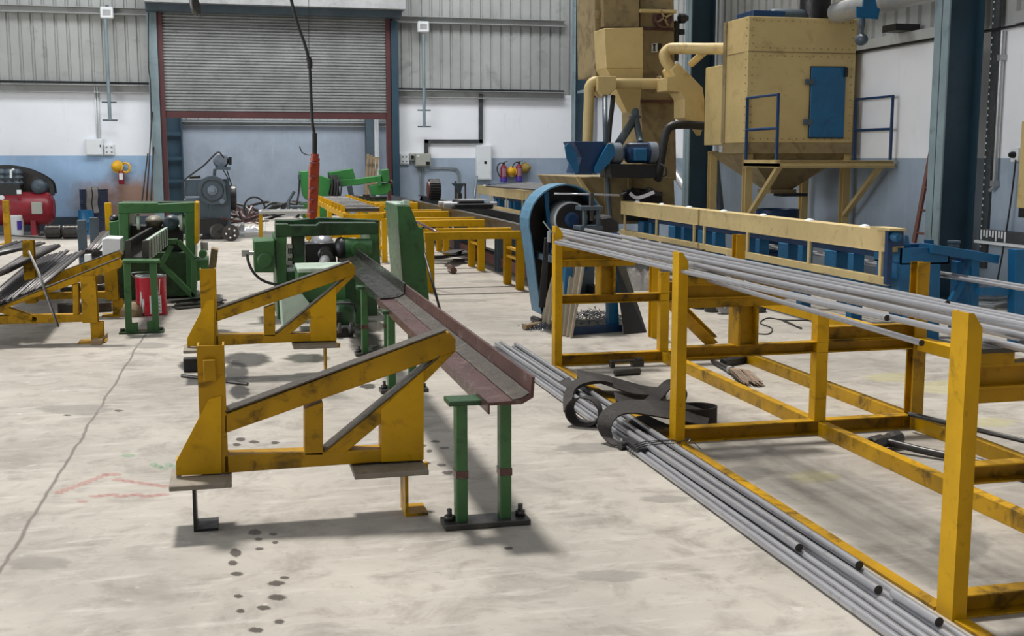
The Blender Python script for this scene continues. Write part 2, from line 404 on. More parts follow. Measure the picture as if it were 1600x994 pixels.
# ------------- rolling shutter
d = struct('door_1', MB(), M['galv']) if False else None
YS = 26.15
xs0, xs1 = PY(258, 150, YS).x, PY(603, 150, YS).x; zb = PY(430, 176, YS).z; zt2 = PY(420, 28, YS).z+.15
vs = []; N = 34; hh = (zt2-zb)/N; rows = []
for i in range(N):
    for f, dd in ((0,.0),(.12,.026),(.35,.046),(.6,.046),(.85,.026),(1.0-1e-3,.0)): rows.append((zb+(i+f)*hh, dd))
for z, dd in rows: vs += [(xs0, YS-dd, z), (xs1, YS-dd, z)]
door = struct('door_1', MB().add(vs, [(2*i, 2*i+1, 2*i+3, 2*i+2) for i in range(len(rows)-1)]), M['galv'])
struct('bottom_bar', MB().box(xs0, YS-.06, zb-.13, xs1, YS+.05, zb), M['maroon'], door)
struct('guide_rail', MB().box(xs0-.1, YS-.1, 0, xs0, YS+.1, zt2), M['maroon'], door)
struct('guide_rail', MB().box(xs1, YS-.1, 0, xs1+.1, YS+.1, zt2), M['maroon'], door)
struct('hood', MB().box(xs0-.3, 25.35, zt2+.02, xs1+.35, YB+.05, 5.6), M['galv'], door)
struct('lintel', MB().box(xs0-.3, 25.6, zt2-.12, xs1+.3, 25.98, zt2+.02), M['ggrey'], door)
struct('trim_post_left', MB().hsec((xs0-.21, 26.1, 0), (xs0-.21, 26.1, 4.75), .2, .2, .012, (0,1,0)), M['teall'])
struct('trim_post_right', MB().hsec((xs1+.19, 26.1, 0), (xs1+.19, 26.1, 4.55), .16, .2, .012, (0,1,0)), M['teal'])
xo = PY(273, 247, 32.6).x
oc = struct('trim_outer_column', MB().box(xo-.22, 32.5, 0, xo-.19, 32.8, 4).box(xo+.19, 32.5, 0, xo+.22, 32.8, 4).box(xo-.2, 32.66, 0, xo+.2, 32.68, 4), M['teal'])
struct('batten', MB().box(xo-.2, 32.5, 2.15, xo+.2, 32.56, 2.25).box(xo-.2, 32.5, 1.5, xo+.2, 32.56, 1.58).box(xo-.2, 32.5, .9, xo+.2, 32.56, .98), M['teal'], oc)
xo = PY(580, 247, 32.6).x
struct('trim_outer_column_right', MB().hsec((xo, 32.6, 0), (xo, 32.6, 4), .3, .3, .015, (0,1,0)), M['ggrey'])
struct('trim_outer_pipe', MB().tube((PY(589, 247, 27.5).x, 27.5, 0), (PY(589, 247, 27.5).x, 27.5, 3.2), .05), M['white'])
# dark skirting at the foot of the left back wall and the stain-free ledge pipe
struct('baseboard_back', MB().box(-8, YB-.04, 0, XL-.05, YB, .3), M['ggrey'])
# ------------- floor marks
stain('floor_oil_spots', [(368,864,11,9),(364,880,9,5),(398,832,13,6),(404,843,8,3),(427,835,8,3),(430,848,6,3),(405,858,9,3),(370,897,12,4),(372,932,9,4),(432,912,16,5),(433,934,18,6),(412,950,14,5),(445,903,9,3),(376,955,8,4),(400,985,15,5),(436,972,10,5),(397,691,10,3),(430,692,8,3),(376,687,9,4),(370,695,8,3),(690,727,9,3),(699,739,10,4),(671,705,6,3),(680,690,9,2.5),(668,724,6,2),(795,857,9,3),(185,642,9,2),(105,649,8,1.5),(655,697,14,4),(640,684,8,3),(694,700,10,2)], M['oil'])
stain('floor_wet_patches', [(572,535,32,22),(580,510,34,12),(590,560,24,8),(600,545,26,7),(340,522,44,9),(368,580,26,20),(385,562,50,14),(374,612,20,14),(368,640,22,14),(385,655,26,8),(478,560,44,9),(300,572,26,12),(565,588,22,6),(575,604,16,5)], M['wet'])
stain('floor_red_scuffs', [(92+i*9,770-i*3.4,9,3.5) for i in range(9)]+[(150+i*13,776-(i%3)*1.5,15,2.6) for i in range(9)]+[(185+i*14,750+i*2,14,3) for i in range(6)]+[(175,742,20,3),(128,784,12,2.5)], M['redc'])
stain('floor_green_scuffs', [(240+i*8,726+(i%3)*3,9,4) for i in range(6)]+[(200,712,14,4)], M['grnc'])
stain('floor_yellow_scuffs', [(1470,605,60,14),(1400,590,60,10),(1530,660,70,10),(1270,745,50,12),(665,585,25,3)], M['yelc'])
stain('floor_grime', [(60,880,60,14),(120,640,70,10),(60,540,60,5),(720,470,50,4),(760,440,40,3),(235,540,40,6),(915,700,60,10),(1150,740,70,14),(950,900,70,12),(1040,780,50,8),(1500,850,60,30)], decal('dusty grime', (150,146,140), .6, .45))
# ================================================================ YELLOW BAR RACK (right foreground)
FR = [3.30, 5.81, 8.24, .85]; XA, XM, XC = 2.34, 3.19, 3.80
t = thing('bar_rack', 'long yellow steel rack of open frames holding drawn bars, right foreground', 'rack')
for Y in FR:
    m = MB(); x, w, dp, h = XA, .05, .09, 1.05
    m.pris([(x-.025,Y-.045,0),(x-.025,Y-.045,h),(x-.005,Y-.045,h),(x+.03,Y-.045,h-.05),(x+.03,Y-.045,0)], (0,.008,0))
    m.pris([(x-.025,Y+.037,0),(x-.025,Y+.037,h),(x-.005,Y+.037,h),(x+.03,Y+.037,h-.05),(x+.03,Y+.037,0)], (0,.008,0))
    m.box(x-.025, Y-.037, 0, x-.017, Y+.037, h)
    build('post', m, M['yellow'], t)
    m = MB(); m.box(XM-.035, Y-.03, .08, XM-.028, Y+.04, .69).box(XM-.028, Y-.03, .08, XM+.035, Y-.022, .69)
    build('middle_post', m, M['yellow'], t)
    hp = MB().hsec((XC, Y, 0), (XC, Y, .965), .075, .08, .01, (0,1,0))
    build('end_post', hp, M['yellowd'], t)
    m = MB().chan((XA+.03, Y, .04), (XC-.04, Y, .04), .07, .085, .008)
    build('foot_beam', m, M['yellowd'], t, bev=.002)
    build('cross_beam', MB().chan((XA+.03, Y, .50), (XC-.04, Y, .50), .06, .065, .007), M['yellowd'], t, bev=.002)
    build('load_beam', MB().hsec((XA+.03, Y, .835), (XC-.8, Y, .835), .08, .085, .01).box(XA+.03, Y-.03, .745, XC-.85, Y+.03, .79), M['yellowd'], t)
    build('cross_beam', MB().chan((XM+.04, Y, .575), (XC-.04, Y, .575), .06, .08, .007), M['yellowd'], t, bev=.002)
    build('stub_post', MB().hsec((2.72, Y, .53), (2.72, Y, .75), .13, .12, .012, (1,0,0)), M['yellowd'], t)
    for xx in (XA+.03, XC-.95): build('spacer_block', MB().box(xx, Y-.04, .878, xx+.13, Y+.04, .915), M['yellowd'], t)
    build('bearer_bar', MB().box(XA+.03, Y-.045, .915, XC-.8, Y+.045, .93), M['dsteel'], t)
for a, b in ((0, 1), (1, 2), (3, 0)):
    ya, yb = FR[a]+.06, FR[b]-.06
    build('foot_rail', MB().box(XA-.026, ya, 0, XA+.026, yb, .012), M['yellowd'], t)
    build('foot_rail', MB().chan((XM, ya, .04), (XM, yb, .04), .055, .08, .008), M['yellowd'], t, bev=.002)
    build('foot_rail', MB().chan((XC, ya, .04), (XC, yb, .04), .055, .08, .008), M['yellowd'], t, bev=.002)
    build('side_rail', MB().bar((XC, ya, .50), (XC, yb, .50), .07, .07), M['yellow'], t, bev=.003)
# bars lying on the rack: measured far and near points
r = .0128
def bar_px(name, f, n, zf, zn, rad, mat, label, group, cat='bar', ext=0, endmat=None, sides=12, rz=None):
    p, q = PZ(f[0], f[1], zf), PZ(n[0], n[1], zn)
    if ext: q = q+(q-p).normalized()*ext
    o = one(name, MB().tube(p, q, rad, sides), M[mat], label, cat, group)
    if endmat:
        a = (q-p).normalized(); build('cut_end', MB().tube(q-a*.001, q+a*.0015, rad*.99, sides), M[endmat], o)
        build('cut_end', MB().tube(p+a*.001, p-a*.0015, rad*.99, sides), M[endmat], o)
    return o
G = 'bright drawn bars lying on the yellow rack'
LB = 'bright drawn round steel bar lying among others on top of the long yellow rack'
bar_px('round_bar', (884,372), (1440,536), .947, .86, .0125, 'steel', 'lowest bright bar on the yellow rack, sloping to a free end beside the near post', G, endmat='barend')
bar_px('round_bar', (868,379), (1386,497), .947, .947, r, 'steel', 'bright bar on the yellow rack, its sawn end stopping left of the near post', G, endmat='barend')
for f, n, z in [((866,374),(1600,545),.947),((866,369),(1600,529),.947),((867,366),(1600,519),.947),((868,363),(1600,511),.947),((869,360),(1600,504),.947),((870,357.5),(1600,498),.947),
                ((866,366),(1600,525),.975),((868,361),(1600,513),.975),((869,357),(1600,503),.975)]:
    bar_px('round_bar', f, n, z, z, r, 'steel', LB, G, ext=.9)
bar_px('round_bar', (915,359), (1480,474), 1.0, .98, r, 'steel', 'uppermost bright bar on the yellow rack, sawn end stopping just beyond the near post', G, endmat='barend')
bar_px('round_bar', (1040,396), (1600,508), 1.0, .985, r, 'steel', 'upper bright bar on the yellow rack starting behind the middle post', G, ext=.5)
# small bent wire tag on the far post
one('wire_tag', MB().rods([PY(849,346,8.2), PY(858,358,8.2), PY(864,364,8.2)], .006, 6).box(*(PY(855,378,8.25)), *(PY(861,362,8.19))), M['galv'], 'small bent metal tag hooked on top of the far left rack post', 'tag')
# ---------------------------------------------------------------- bundle of bars on the floor
G = 'bright drawn bars bundled on the floor'
LB = 'bright drawn round steel bar on the floor in the bundle along the rack'
low = [(783,547,2.03),(791,543.5,2.066),(800,541,2.102),(0,0,2.138),(812,537,2.174),(822,535,2.21),(0,0,2.246)]
def fbar(x0, y0, x1, y1, z, lab, end=True):
    o = one('round_bar', MB().tube((x0, y0, z), (x1, y1, z), r, 14), M['steel'], lab, 'bar', G)
    a = (V((x1,y1,z))-V((x0,y0,z))).normalized()
    if end: build('cut_end', MB().tube(V((x1,y1,z))-a*.001, V((x1,y1,z))+a*.0012, r*.99, 14), M['barend'], o)
r = .0168
for i, (xf, xn) in enumerate([(2.02,2.035),(2.062,2.078),(2.11,2.125),(2.152,2.165),(2.20,2.205),(2.245,2.245)]):
    fbar(xf, 9.0+.14*math.sin(i*2.3), xn, 1.7, .0172, LB, False)
fbar(2.06, 9.05, 2.10, 3.93, .049, 'floor bundle bar whose sawn end lies farthest from the near rack post')
fbar(2.11, 9.1, 2.16, 3.46, .049, 'floor bundle bar ending in the middle of three staggered sawn ends')
fbar(2.21, 9.0, 2.225, 3.70, .049, 'floor bundle bar ending closest to the yellow floor rail')
fbar(2.195, 3.42, 2.20, 3.16, .049, 'short bar piece on the floor bundle with the nearest sawn end')
w = MB()
for yy, dz in ((5.62, 0), (5.585, .004), (5.55, 0)):
    w.pipe([(2.0, yy+.03, .004), (2.005, yy, .04), (2.07, yy-.02, .066), (2.2, yy-.02, .068+dz), (2.27, yy+.02, .05), (2.285, yy+.05, .01)], .0025, 5, 3)
w.pipe([(2.26,5.6,.05),(2.3,5.52,.09),(2.27,5.5,.07),(2.31,5.58,.08),(2.33,5.45,.05)], .0025, 5, 4)
one('binding_wire', w, M['black'], 'thin binding wire twisted round the floor bar bundle near the middle rack post', 'wire')
# ---------------------------------------------------------------- lifting slings on the bundle
def loft(mb, A_, B_, tt=.008, sub=5):              # webbing between two measured edges
    P = spline([PZ(*p) for p in A_], sub); Q = spline([PZ(*p) for p in B_], sub); n = len(P); vs = []
    for k in range(n):
        a = P[min(k+1, n-1)]-P[max(k-1, 0)]; nr = a.cross(Q[k]-P[k])
        nr = nr.normalized()*tt if nr.length > 1e-9 else V((0,0,tt))
        vs += [P[k], Q[k], Q[k]+nr, P[k]+nr]
    fs = [(0,3,2,1), tuple(4*(n-1)+i for i in range(4))]
    for k in range(n-1):
        for i in range(4): fs.append((4*k+i, 4*k+(i+1) % 4, 4*k+4+(i+1) % 4, 4*k+4+i))
    return mb.add(vs, fs)
m = loft(MB(), [(902,577,.10),(925,582,.11),(945,586,.10),(985,597,.06),(1010,603,.05),(1040,606,.03)], [(901,590,.10),(925,594,.115),(946,600,.10),(982,613,.06),(1010,617,.05),(1040,620,.03)])
loft(m, [(960,612,.10),(985,622,.05),(1005,625,.03),(1026,606,.08),(1040,594,.12),(1052,593,.14)], [(963,626,.09),(985,637,.04),(1010,640,.02),(1034,622,.06),(1048,606,.10),(1060,603,.12)])
loft(m, [(1050,593,.14),(1062,598,.11),(1066,610,.06),(1060,624,.02),(1035,630,.02)], [(1056,603,.12),(1070,607,.10),(1074,618,.05),(1066,634,.015),(1040,640,.02)])
one('lifting_sling', m, M['web'], 'dark webbing sling twisted over the far part of the floor bar bundle', 'sling')
m = loft(MB(), [(880,641,.012),(880,620,.05),(888,602,.09),(905,590,.115),(935,585,.12),(955,588,.11)], [(892,644,.012),(894,622,.055),(900,606,.10),(915,598,.12),(938,595,.12),(957,598,.11)], .02)
loft(m, [(870,597,.06),(890,589,.09)], [(880,613,.045),(900,607,.08)])
one('lifting_sling', m, M['web'], 'folded double sling strap hanging over the left side of the far bundle', 'sling')
m = MB(); c = PZ(912,668,0)+V((.02,.05,.085)); ax = V((.55,.83,0)); sd = V((.83,-.55,0)); n = 22; vs = []
for k in range(n+1):
    a = 2*math.pi*k/n
    for h, rr in ((-.055,.092),(.065,.08),(.065,.073),(-.055,.085)): vs.append(c+ax*h+sd*(math.cos(a)*rr*1.15)+V((0,0,max(-.083, math.sin(a)*rr*(1 if a < 3.1 else .95)))))
m.add(vs, [(4*k+i, 4*k+(i+1) % 4, 4*k+4+(i+1) % 4, 4*k+4+i) for k in range(n) for i in range(4)], True)
one('lifting_sling', m, M['web'], 'dark sling loop standing on its edge left of the bar bundle', 'sling')
m = loft(MB(), [(1110,646,.05),(1065,632,.10),(1010,627,.14),(968,629,.16),(944,642,.155),(934,660,.11),(940,682,.04),(955,696,.01)], [(1104,668,.05),(1060,658,.09),(1012,650,.13),(985,647,.145),(966,652,.14),(956,666,.10),(958,684,.04),(968,698,.01)])
loft(m, [(1010,650,.07),(985,655,.05),(970,665,.03),(975,690,.01)], [(1050,668,.05),(1020,672,.05),(1000,676,.03),(990,694,.01)])
c2 = PZ(1092,664,0)+V((0,.04,.055)); Q = [c2+V((math.cos(a)*.12, math.sin(a)*.10, 0)) for a in [2.9-.42*i for i in range(14)]]
m.strap(Q, .1, .008, 2, ups=[(q-c2).normalized() for q in Q])
one('lifting_sling', m, M['web'], 'widest dark sling looped over the bundle and coiled beside the middle rack post', 'sling')
one('packing_block', MB().box(*(PZ(996,716,0)), *(PZ(1018,700,0)+V((0,.06,.05)))), M['black'], 'dark timber packing block under the floor bar bundle', 'block', bev=.004)
p = PZ(968,697,.022); one('pipe_offcut', MB().tube(p, p+V((.12,.05,0)), .022, 12), M['dsteel'], 'short dark pipe offcut under the near sling loop', 'offcut')
# ---------------------------------------------------------------- things lying under the rack
p = PZ(960,588,.0); one('pipe_offcut', MB().lathe(p+V((0,0,.024)), p+V((.21,.03,.024)), [(0,.018),(.006,.024),(.2,.024),(.208,.018)], 14), M['dsteel'], 'solid dark round bar offcut lying under the rack by the far frame', 'offcut')
m = MB(); p = PZ(955,575,0); m.box(p.x, p.y, 0, p.x+.03, p.y+.06, .045).box(p.x+.005, p.y, .04, p.x+.18, p.y+.06, .05).box(p.x+.17,p.y,0,p.x+.26,p.y+.06,.05).box(p.x+.2, p.y-.01, .045, p.x+.25, p.y+.05, .065)
one('bracket_offcut', m, M['dsteel'], 'dark square bracket offcut lying behind the round offcut under the rack', 'offcut', bev=.003)
t = thing('hand_broom', 'short grass hand broom lying under the rack, bristles towards the viewer', 'broom')
a, b, c = PZ(1113,564,.02), PZ(1142,578,.03), PZ(1178,604,.0)
build('handle', MB().tube(a, b, .016, 10, .02), M['dsteel'], t)
build('binding', MB().tube(b-(b-a).normalized()*.04, b+(b-a).normalized()*.03, .024, 12, .03), M['galv'], t)
m = MB(); dv = (c-b); sd = dv.cross(V((0,0,1))).normalized()
for i in range(90):
    u, h = random.uniform(-1, 1), random.uniform(0, 1)
    e = b+dv*random.uniform(.8, 1.08)+sd*u*.07+V((0,0,.004+h*.028)); mid = b+dv*.5+sd*u*.06+V((0,0,.01+h*.05))
    m.rods([b+sd*u*.015+V((0,0,h*.02-.005)), mid, e], .0035, 4)
o = build('bristles', m, M['straw'], t, kind='stuff')
m = MB(); p = PZ(1133,573,0); m.prof(p+V((-.02,0,.03)), p+V((.24,.14,.03)), [(-.03,-.03),(.03,-.03),(.035,.02),(0,.035),(-.03,.02)])
one('rail_offcut', m, M['black'], 'black steel block lying behind the hand broom', 'offcut', bev=.004)
# sledge hammer
t = thing('sledge_hammer', 'long handled sledge hammer lying under the rack between middle and near frames', 'hammer')
a, b = PZ(1361,694,.05), PZ(1406,684,.05); 
m = MB(); ax = (b-a).normalized(); L = (b-a).length
m.lathe(a, b, [(0,.03),(.012,.042),(L*.3,.044),(L*.4,.036),(L*.6,.036),(L*.7,.044),(L-.012,.042),(L,.03)], 8, False)
build('head', m, M['dsteel'], t)
h = (a+b)/2+V((0,-.02,0)); build('handle', MB().pipe([h, PZ(1450,706,.03), PZ(1530,722,.022), PZ(1600,745,.022), PZ(1640,757,.022)], .02, 10, 4), M['dsteel'], t)
one('long_pipe', MB().tube(PZ(1585,738,.03), PZ(1700,775,.03), .024, 12), M['black'], 'black pipe end lying under the near rack cross beam at the right edge', 'pipe')
o = one('round_bar', MB().tube(PZ(1421,647,.10), PZ(1680,708,.11), .014, 12), M['dsteel'], 'thin dark shaft leaning low across the right foot rail of the rack', 'bar')
m = MB(); a, b, c = PZ(1500,602,.002), PZ(1600,634,.002), PZ(1508,597,.002)
for i in range(6): d0 = (c-a)*(i/2.2); m.rods([a+d0, b+d0+V((.3,-.3,0))], .003, 4)
for i in range(24): e = (b+V((.3,-.3,0))-a)*(i/23); m.rods([a+e, a+e+(c-a)*2.3], .003, 4)
one('wire_mesh', m, M['dsteel'], 'flat strip of dark wire mesh lying on the floor right of the rack', 'mesh')
# rings and bits behind the rack
for (px, py, R, h, lab) in [(1094,482,.085,.06,'dark steel ring lying flat leftmost behind the far rack frame'),(1112,487,.075,.055,'shiny topped steel ring lying flat beside the upright ring'),(1183,487,.09,.06,'dark steel ring lying by the coiled lead on the floor'),(1122,477,.08,.05,'dark ring behind the upright ring'),(1176,497,.05,.05,'small dark steel collar on the floor near the lead')]:
    p = PZ(px, py, 0); m = MB(); n = 20; P = []
    m.ribbon([p+V((math.cos(2*math.pi*i/n)*R*.72, math.sin(2*math.pi*i/n)*R*.72, h/2)) for i in range(n)], [(-R*.28,-h/2),(R*.28,-h/2),(R*.28,h/2),(-R*.28,h/2)], False, True, (0,0,1))
    one('steel_ring', m, M['dsteel'], lab, 'ring')
p = PZ(1132,490,0)+V((0,0,.09)); n = 22
m = MB().ribbon([p+V((math.cos(2*math.pi*i/n)*.062, 0, math.sin(2*math.pi*i/n)*.062)) for i in range(n)], [(-.028,-.035),(.028,-.035),(.028,.035),(-.028,.035)], True, True, (0,1,0))
one('steel_ring', m, M['steel'], 'bright upright steel ring with round hole standing behind the rack', 'ring')
one('power_lead', MB().pipe([PZ(1172,520,.006), PZ(1200,522,.006), PZ(1206,513,.006), PZ(1188,505,.006), PZ(1200,497,.006), PZ(1225,500,.006), PZ(1270,500,.006), PZ(1300,498,.006)], .006, 6), M['rubber'], 'black lead curling over the floor beyond the rack', 'cable')
one('round_bar', MB().tube(PZ(1205,478,.03), PZ(1262,487,.03), .028, 10), M['dsteel'], 'stubby grey tube lying on the floor behind the rings', 'bar')
one('round_bar', MB().tube(PZ(1222,500,.01), PZ(1252,513,.01), .01, 8), M['dsteel'], 'short thin rod on the floor crossing the black lead', 'bar')
a, b = PY(1066,468,8.2)+V((0,.4,0)), PZ(1113,534,.03)
one('channel_offcut', MB().chan(a, b, .1, .07, .008, (-.5,.2,1)), M['yellowd'], 'yellow channel piece propped at a slant between far and middle rack frames', 'channel')
t = thing('pedestal_post', 'weathered yellow post with flat head standing just behind the far rack frame', 'post')
p = PZ(1021,527,0); build('shaft', MB().hsec((p.x,p.y,0),(p.x,p.y,.66),.07,.08,.01,(0,1,0)), M['yellow'], t); build('head', MB().box(p.x-.06,p.y-.05,.66,p.x+.06,p.y+.05,.72), M['yellow'], t, bev=.003)
# ================================================================ TROUGH AND STANDS (centre)
t = thing('discharge_trough', 'long brown steel trough sloping from the middle green machine to the front stand', 'trough')
TP = [(-.085,-.012),(.0,-.010),(.05,-.002),(.085,.018),(.092,.085),(.104,.087),(.098,.0),(.05,-.025),(-.085,-.025),(-.085,-.06),(-.092,-.06),(-.092,-.012)]
TP2 = [(a*.93, b+.004) for a, b in TP]
build('near_section', MB().prof((1.075, 4.47, .58), (1.068, 8.1, .585), TP), M['rust'], t)
build('far_section', MB().prof((1.068, 7.95, .592), (1.06, 11.2, .60), TP2), M['tfar'], t)
build('highlight_strip', MB().prof((1.075, 4.472, .5806), (1.068, 7.94, .5856), [(.012,-.007),(.05,-.001),(.082,.0185),(.081,.0205),(.049,.001),(.011,-.005)]), M['rtop'], t)  # painted highlight: lighter strip where the trough fillet catches the light
build('splice_clamp', MB().rods([(1.0,8.05,.55),(1.02,8.05,.583),(1.1,8.03,.588),(1.17,8.02,.62),(1.175,8.02,.66)], .006, 6), M['dsteel'], t)
def stand(label, x0, x1, y, h, legw=.05, base=True, plate=(0,0)):
    t = thing('trough_stand', label, 'stand', 'green trough stands')
    for x in (x0, x1):
        lg = build('leg', MB().box(x-legw/2, y-.03, .02, x+legw/2, y+.03, h), M['green'], t, bev=.004)
        build('weld_joint', MB().box(x-legw/2-.002, y-.032, h*.40, x+legw/2+.002, y+.032, h*.46), M['rust'], lg)
    build('top_plate', MB().box(x0-.06+plate[0], y-.06, h, x1+.06+plate[1], y+.06, h+.022), M['greend'], t, bev=.003)
    if base:
        build('base_plate', MB().box(x0-.08, y-.07, 0, x1+.1, y+.06, .025), M['dsteel'], t, bev=.003)
        for x in (x0-.05, x1+.07): build('anchor_bolt', MB().nut((x, y, .025), .022, .022).tube((x, y, .025), (x, y, .075), .011, 8), M['dsteel'], t)
    return t
stand('front green two-legged stand bolted to the floor under the near trough end', .905, 1.095, 4.66, .53)
stand('green trough stand behind the near yellow inclined frame, plate top visible left of the trough', 1.0, 1.14, 7.55, .53)
stand('farthest green trough stand, just in front of the middle machine motor', .99, 1.17, 9.05, .53)
# ================================================================ INCLINED FRAMES
def incline(Y0, label, mir=False):
    k = lambda px, py: PY(px, py, 4.88)
    t = thing('loading_ramp', label, 'ramp frame', 'yellow inclined loading frames'); D = .10
    yl, ym = M['yellowd'], M['yellow']
    m = MB(); a, b = k(348,649), k(702,519); 
    m.py(4.88, [(350,649),(690,521),(702,519),(712,530),(712,549),(690,558),(350,678)], D)
    build('ramp_beam', m, yl, t, bev=.004)
    w1, w2 = k(352,645), k(698,517)
    build('wear_strip', MB().prof(w1+V((0,D/2,0)), w2+V((0,D/2,0)), [(-D/2,0),(D/2,0),(D/2,.006),(-D/2,.006)]), M['rtop'], t)
    w1, w2 = k(507,707), k(688,557)
    build('brace_strip', MB().prof(w1+V((0,D/2,.002)), w2+V((0,D/2,.002)), [(-D/2,0),(D/2,0),(D/2,.005),(-D/2,.005)]), M['rtop'], t)
    m = MB().py(4.88, [(690,556),(712,549),(662,600),(597,660),(540,708),(506,708)], D); build('brace', m, yl, t, bev=.004)
    m = MB().py(4.876, [(596,640),(662,579),(662,719),(596,722)], D+.008)
    build('side_plate', m, ym, t)
    build('strut', MB().py(4.88, [(476,640),(505,629),(505,712),(476,712)], D), yl, t, bev=.003)
    build('bottom_beam', MB().py(4.88, [(350,712),(597,703),(597,722),(350,740)], D), yl, t, bev=.004)
    p = k(336, 740); h = k(336, 540).z
    m = MB().box(p.x-.055, 4.88, p.z, p.x-.047, 4.98, h).box(p.x+.047, 4.88, p.z, p.x+.055, 4.98, h).box(p.x-.047, 4.88, p.z, p.x+.047, 4.888, h)
    build('stop_post', m, yl, t)
    m = MB().py(4.875, [(275,743),(275,722),(326,624),(346,619),(346,740)], .012).py(4.975, [(275,743),(275,722),(326,624),(346,619),(346,740)], .012).py(4.88, [(275,743),(275,722),(281,722),(281,743)], D)
    build('gusset', m, ym, t)
    z = k(300,742).z
    for x0, x1, xm in ((k(270,740).x-.01, k(362,740).x, k(300,740).x), (k(556,720).x-.02, k(662,720).x, k(630,720).x)):
        f = build('foot_plate', MB().box(x0, 4.74, z-.028, x1, 5.02, z-.006), M['plate'], t, bev=.003)
        build('pedestal', MB().box(xm+.0, 4.83, 0, xm+.014, 4.98, z-.028).box(xm+.014, 4.83, 0, xm+.10, 4.98, .012).box(xm+.014, 4.94, z-.06, xm+.12, 4.97, z-.028), M['black'] if xm < .2 else M['yellowd'], f)
    return t
ra = incline(4.88, 'nearest yellow inclined frame with upright stop post, left of the front trough stand')
rb = dup(ra, (-.075, 3.45, -.03), 'second yellow inclined frame, behind the nearest one and before the middle machine')
rb.location.z = 0
m = MB(); p = PY(326,583,4.88)
one('stop_block', MB().box(p.x-.02, 4.85, p.z-.03, p.x+.03, 4.879, p.z+.06), M['yellowd'], 'small yellow block welded low on the nearest stop post', 'block', bev=.003)
one('round_bar', MB().tube(PZ(284,587,.012), PZ(387,600,.012), .012, 10), M['dsteel'], 'short dark bar on the floor behind the nearest stop post', 'bar')
one('support_box', MB().box(*(PZ(287,582,0)), *(PZ(325,582,0)+V((0,.12,.10)))), M['black'], 'black box under the second inclined frame left foot', 'block', bev=.004)
# ================================================================ MIDDLE GREEN STRAIGHTENING MACHINE
Y = 11.3
t = thing('straightening_machine', 'middle green bar straightening machine with twin cross beams and grey roller dome', 'machine')
g, gd = M['green'], M['greend']
b_ = build('front_cross_beam', MB().py(Y, [(430,350),(450,350),(452,352),(495,352),(500,348),(588,348),(592,350),(592,366),(430,371)], .16), gd, t, bev=.006)
build('rear_cross_beam', MB().py(Y+.75, [(430,344),(458,344),(500,340),(592,344),(592,360),(430,362)], .16), gd, t, bev=.006)
build('side_post', MB().py(Y, [(430,371),(448,370),(448,500),(434,502)], .9), g, t, bev=.006)
build('side_post', MB().py(Y, [(577,366),(592,366),(596,440),(582,440)], .9), g, t, bev=.006)
build('inner_post', MB().py(Y+.05, [(456,370),(476,369),(476,412),(456,414)], .1), gd, t, bev=.004)
build('base_body', MB().py(Y+.02, [(448,425),(590,420),(590,498),(448,500)], .9), gd, t, bev=.006)
m = MB()
for px in (451.5, 455): a = PY(px,384,Y+.1); q = PY(px,418,Y+.1); m.tube(a, q, .016, 10)
for py in (385, 400, 411): a = PY(449,py,Y+.05); m.box(a.x, Y+.05, a.z-.02, a.x+.06, Y+.12, a.z+.02)
build('adjusting_screw', m, M['steel'], t)
bx = build('gear_case', MB().py(Y-.05, [(396,377),(429,375),(429,426),(398,426)], .5), g, t, bev=.008)
c = PY(414,407,Y-.05); build('round_cover', MB().lathe(c+V((0,.01,0)), c-V((0,.02,0)), [(0,.075),(.02,.075),(.028,.06)], 24), g, bx)
c = PY(386,396,Y-.02); build('hose_fitting', MB().box(c.x-.05,c.y,c.z-.03,c.x+.02,c.y+.06,c.z+.03).tube(c+V((.02,.03,0)), c+V((.07,.03,0)), .02, 10), M['galv'], bx)
build('hose', MB().pipe([PY(386,398,Y-.03), PY(389,412,Y-.06), PY(398,428,Y-.08), PY(414,440,Y-.08), PY(438,445,Y-.08), PY(463,441,Y-.05)], .013, 8), M['rubber'], t)
build('die_block', MB().py(Y+.1, [(477,382),(524,380),(526,418),(478,420)], .4), M['black'], t, bev=.006)
c = PY(503,382,Y+.45); build('roller_dome', MB().ball(c, .125, .2, .115, 20, 10), M['steel'], t)
c = PY(509,397,Y+.1); build('shaft_collar', MB().lathe(c+V((0,.05,0)), c-V((0,.2,0)), [(0,.08),(.09,.08),(.1,.065),(.16,.06),(.17,.05),(.24,.05)], 20), M['dsteel'], t)
build('drive_shaft', MB().tube(c-V((0,.05,.02)), PY(502,424,Y-.55), .05, 16), M['steel'], t)
c = PY(556,388,Y+.05); build('chuck_case', MB().lathe(PY(532,388,Y+.0), PY(580,388,Y+.0), [(.0,.10),(.06,.105),(.1,.095),(.3,.095)], 22), g, t, bev=.0)
build('chuck_ring', MB().lathe(PY(524,389,Y), PY(538,388,Y), [(0,.07),(.02,.1),(.06,.115),(.1,.1)], 22), M['black'], t)
c = PY(560,390,Y-.09); build('round_cover', MB().lathe(c+V((0,.03,0)), c-V((0,.02,0)), [(0,.07),(.05,.07)], 24), g, t)
cab = build('drive_box', MB().py(Y-.9, [(465,423),(533,421),(540,445),(540,470),(466,470)], .5), g, t, bev=.006)
a = PY(465,421,Y-.9).z; q = PY(465,421,Y-.9).x; build('lid', MB().box(q, Y-.92, a-.03, PY(545,421,Y-.9).x, Y-.38, a+.012), M['greenp'], cab, bev=.008)
build('pulley_cover', MB().py(Y-1.1, [(437,452),(463,449),(486,478),(487,500),(460,512),(441,511)], .3), M['greenp'], t, bev=.01)
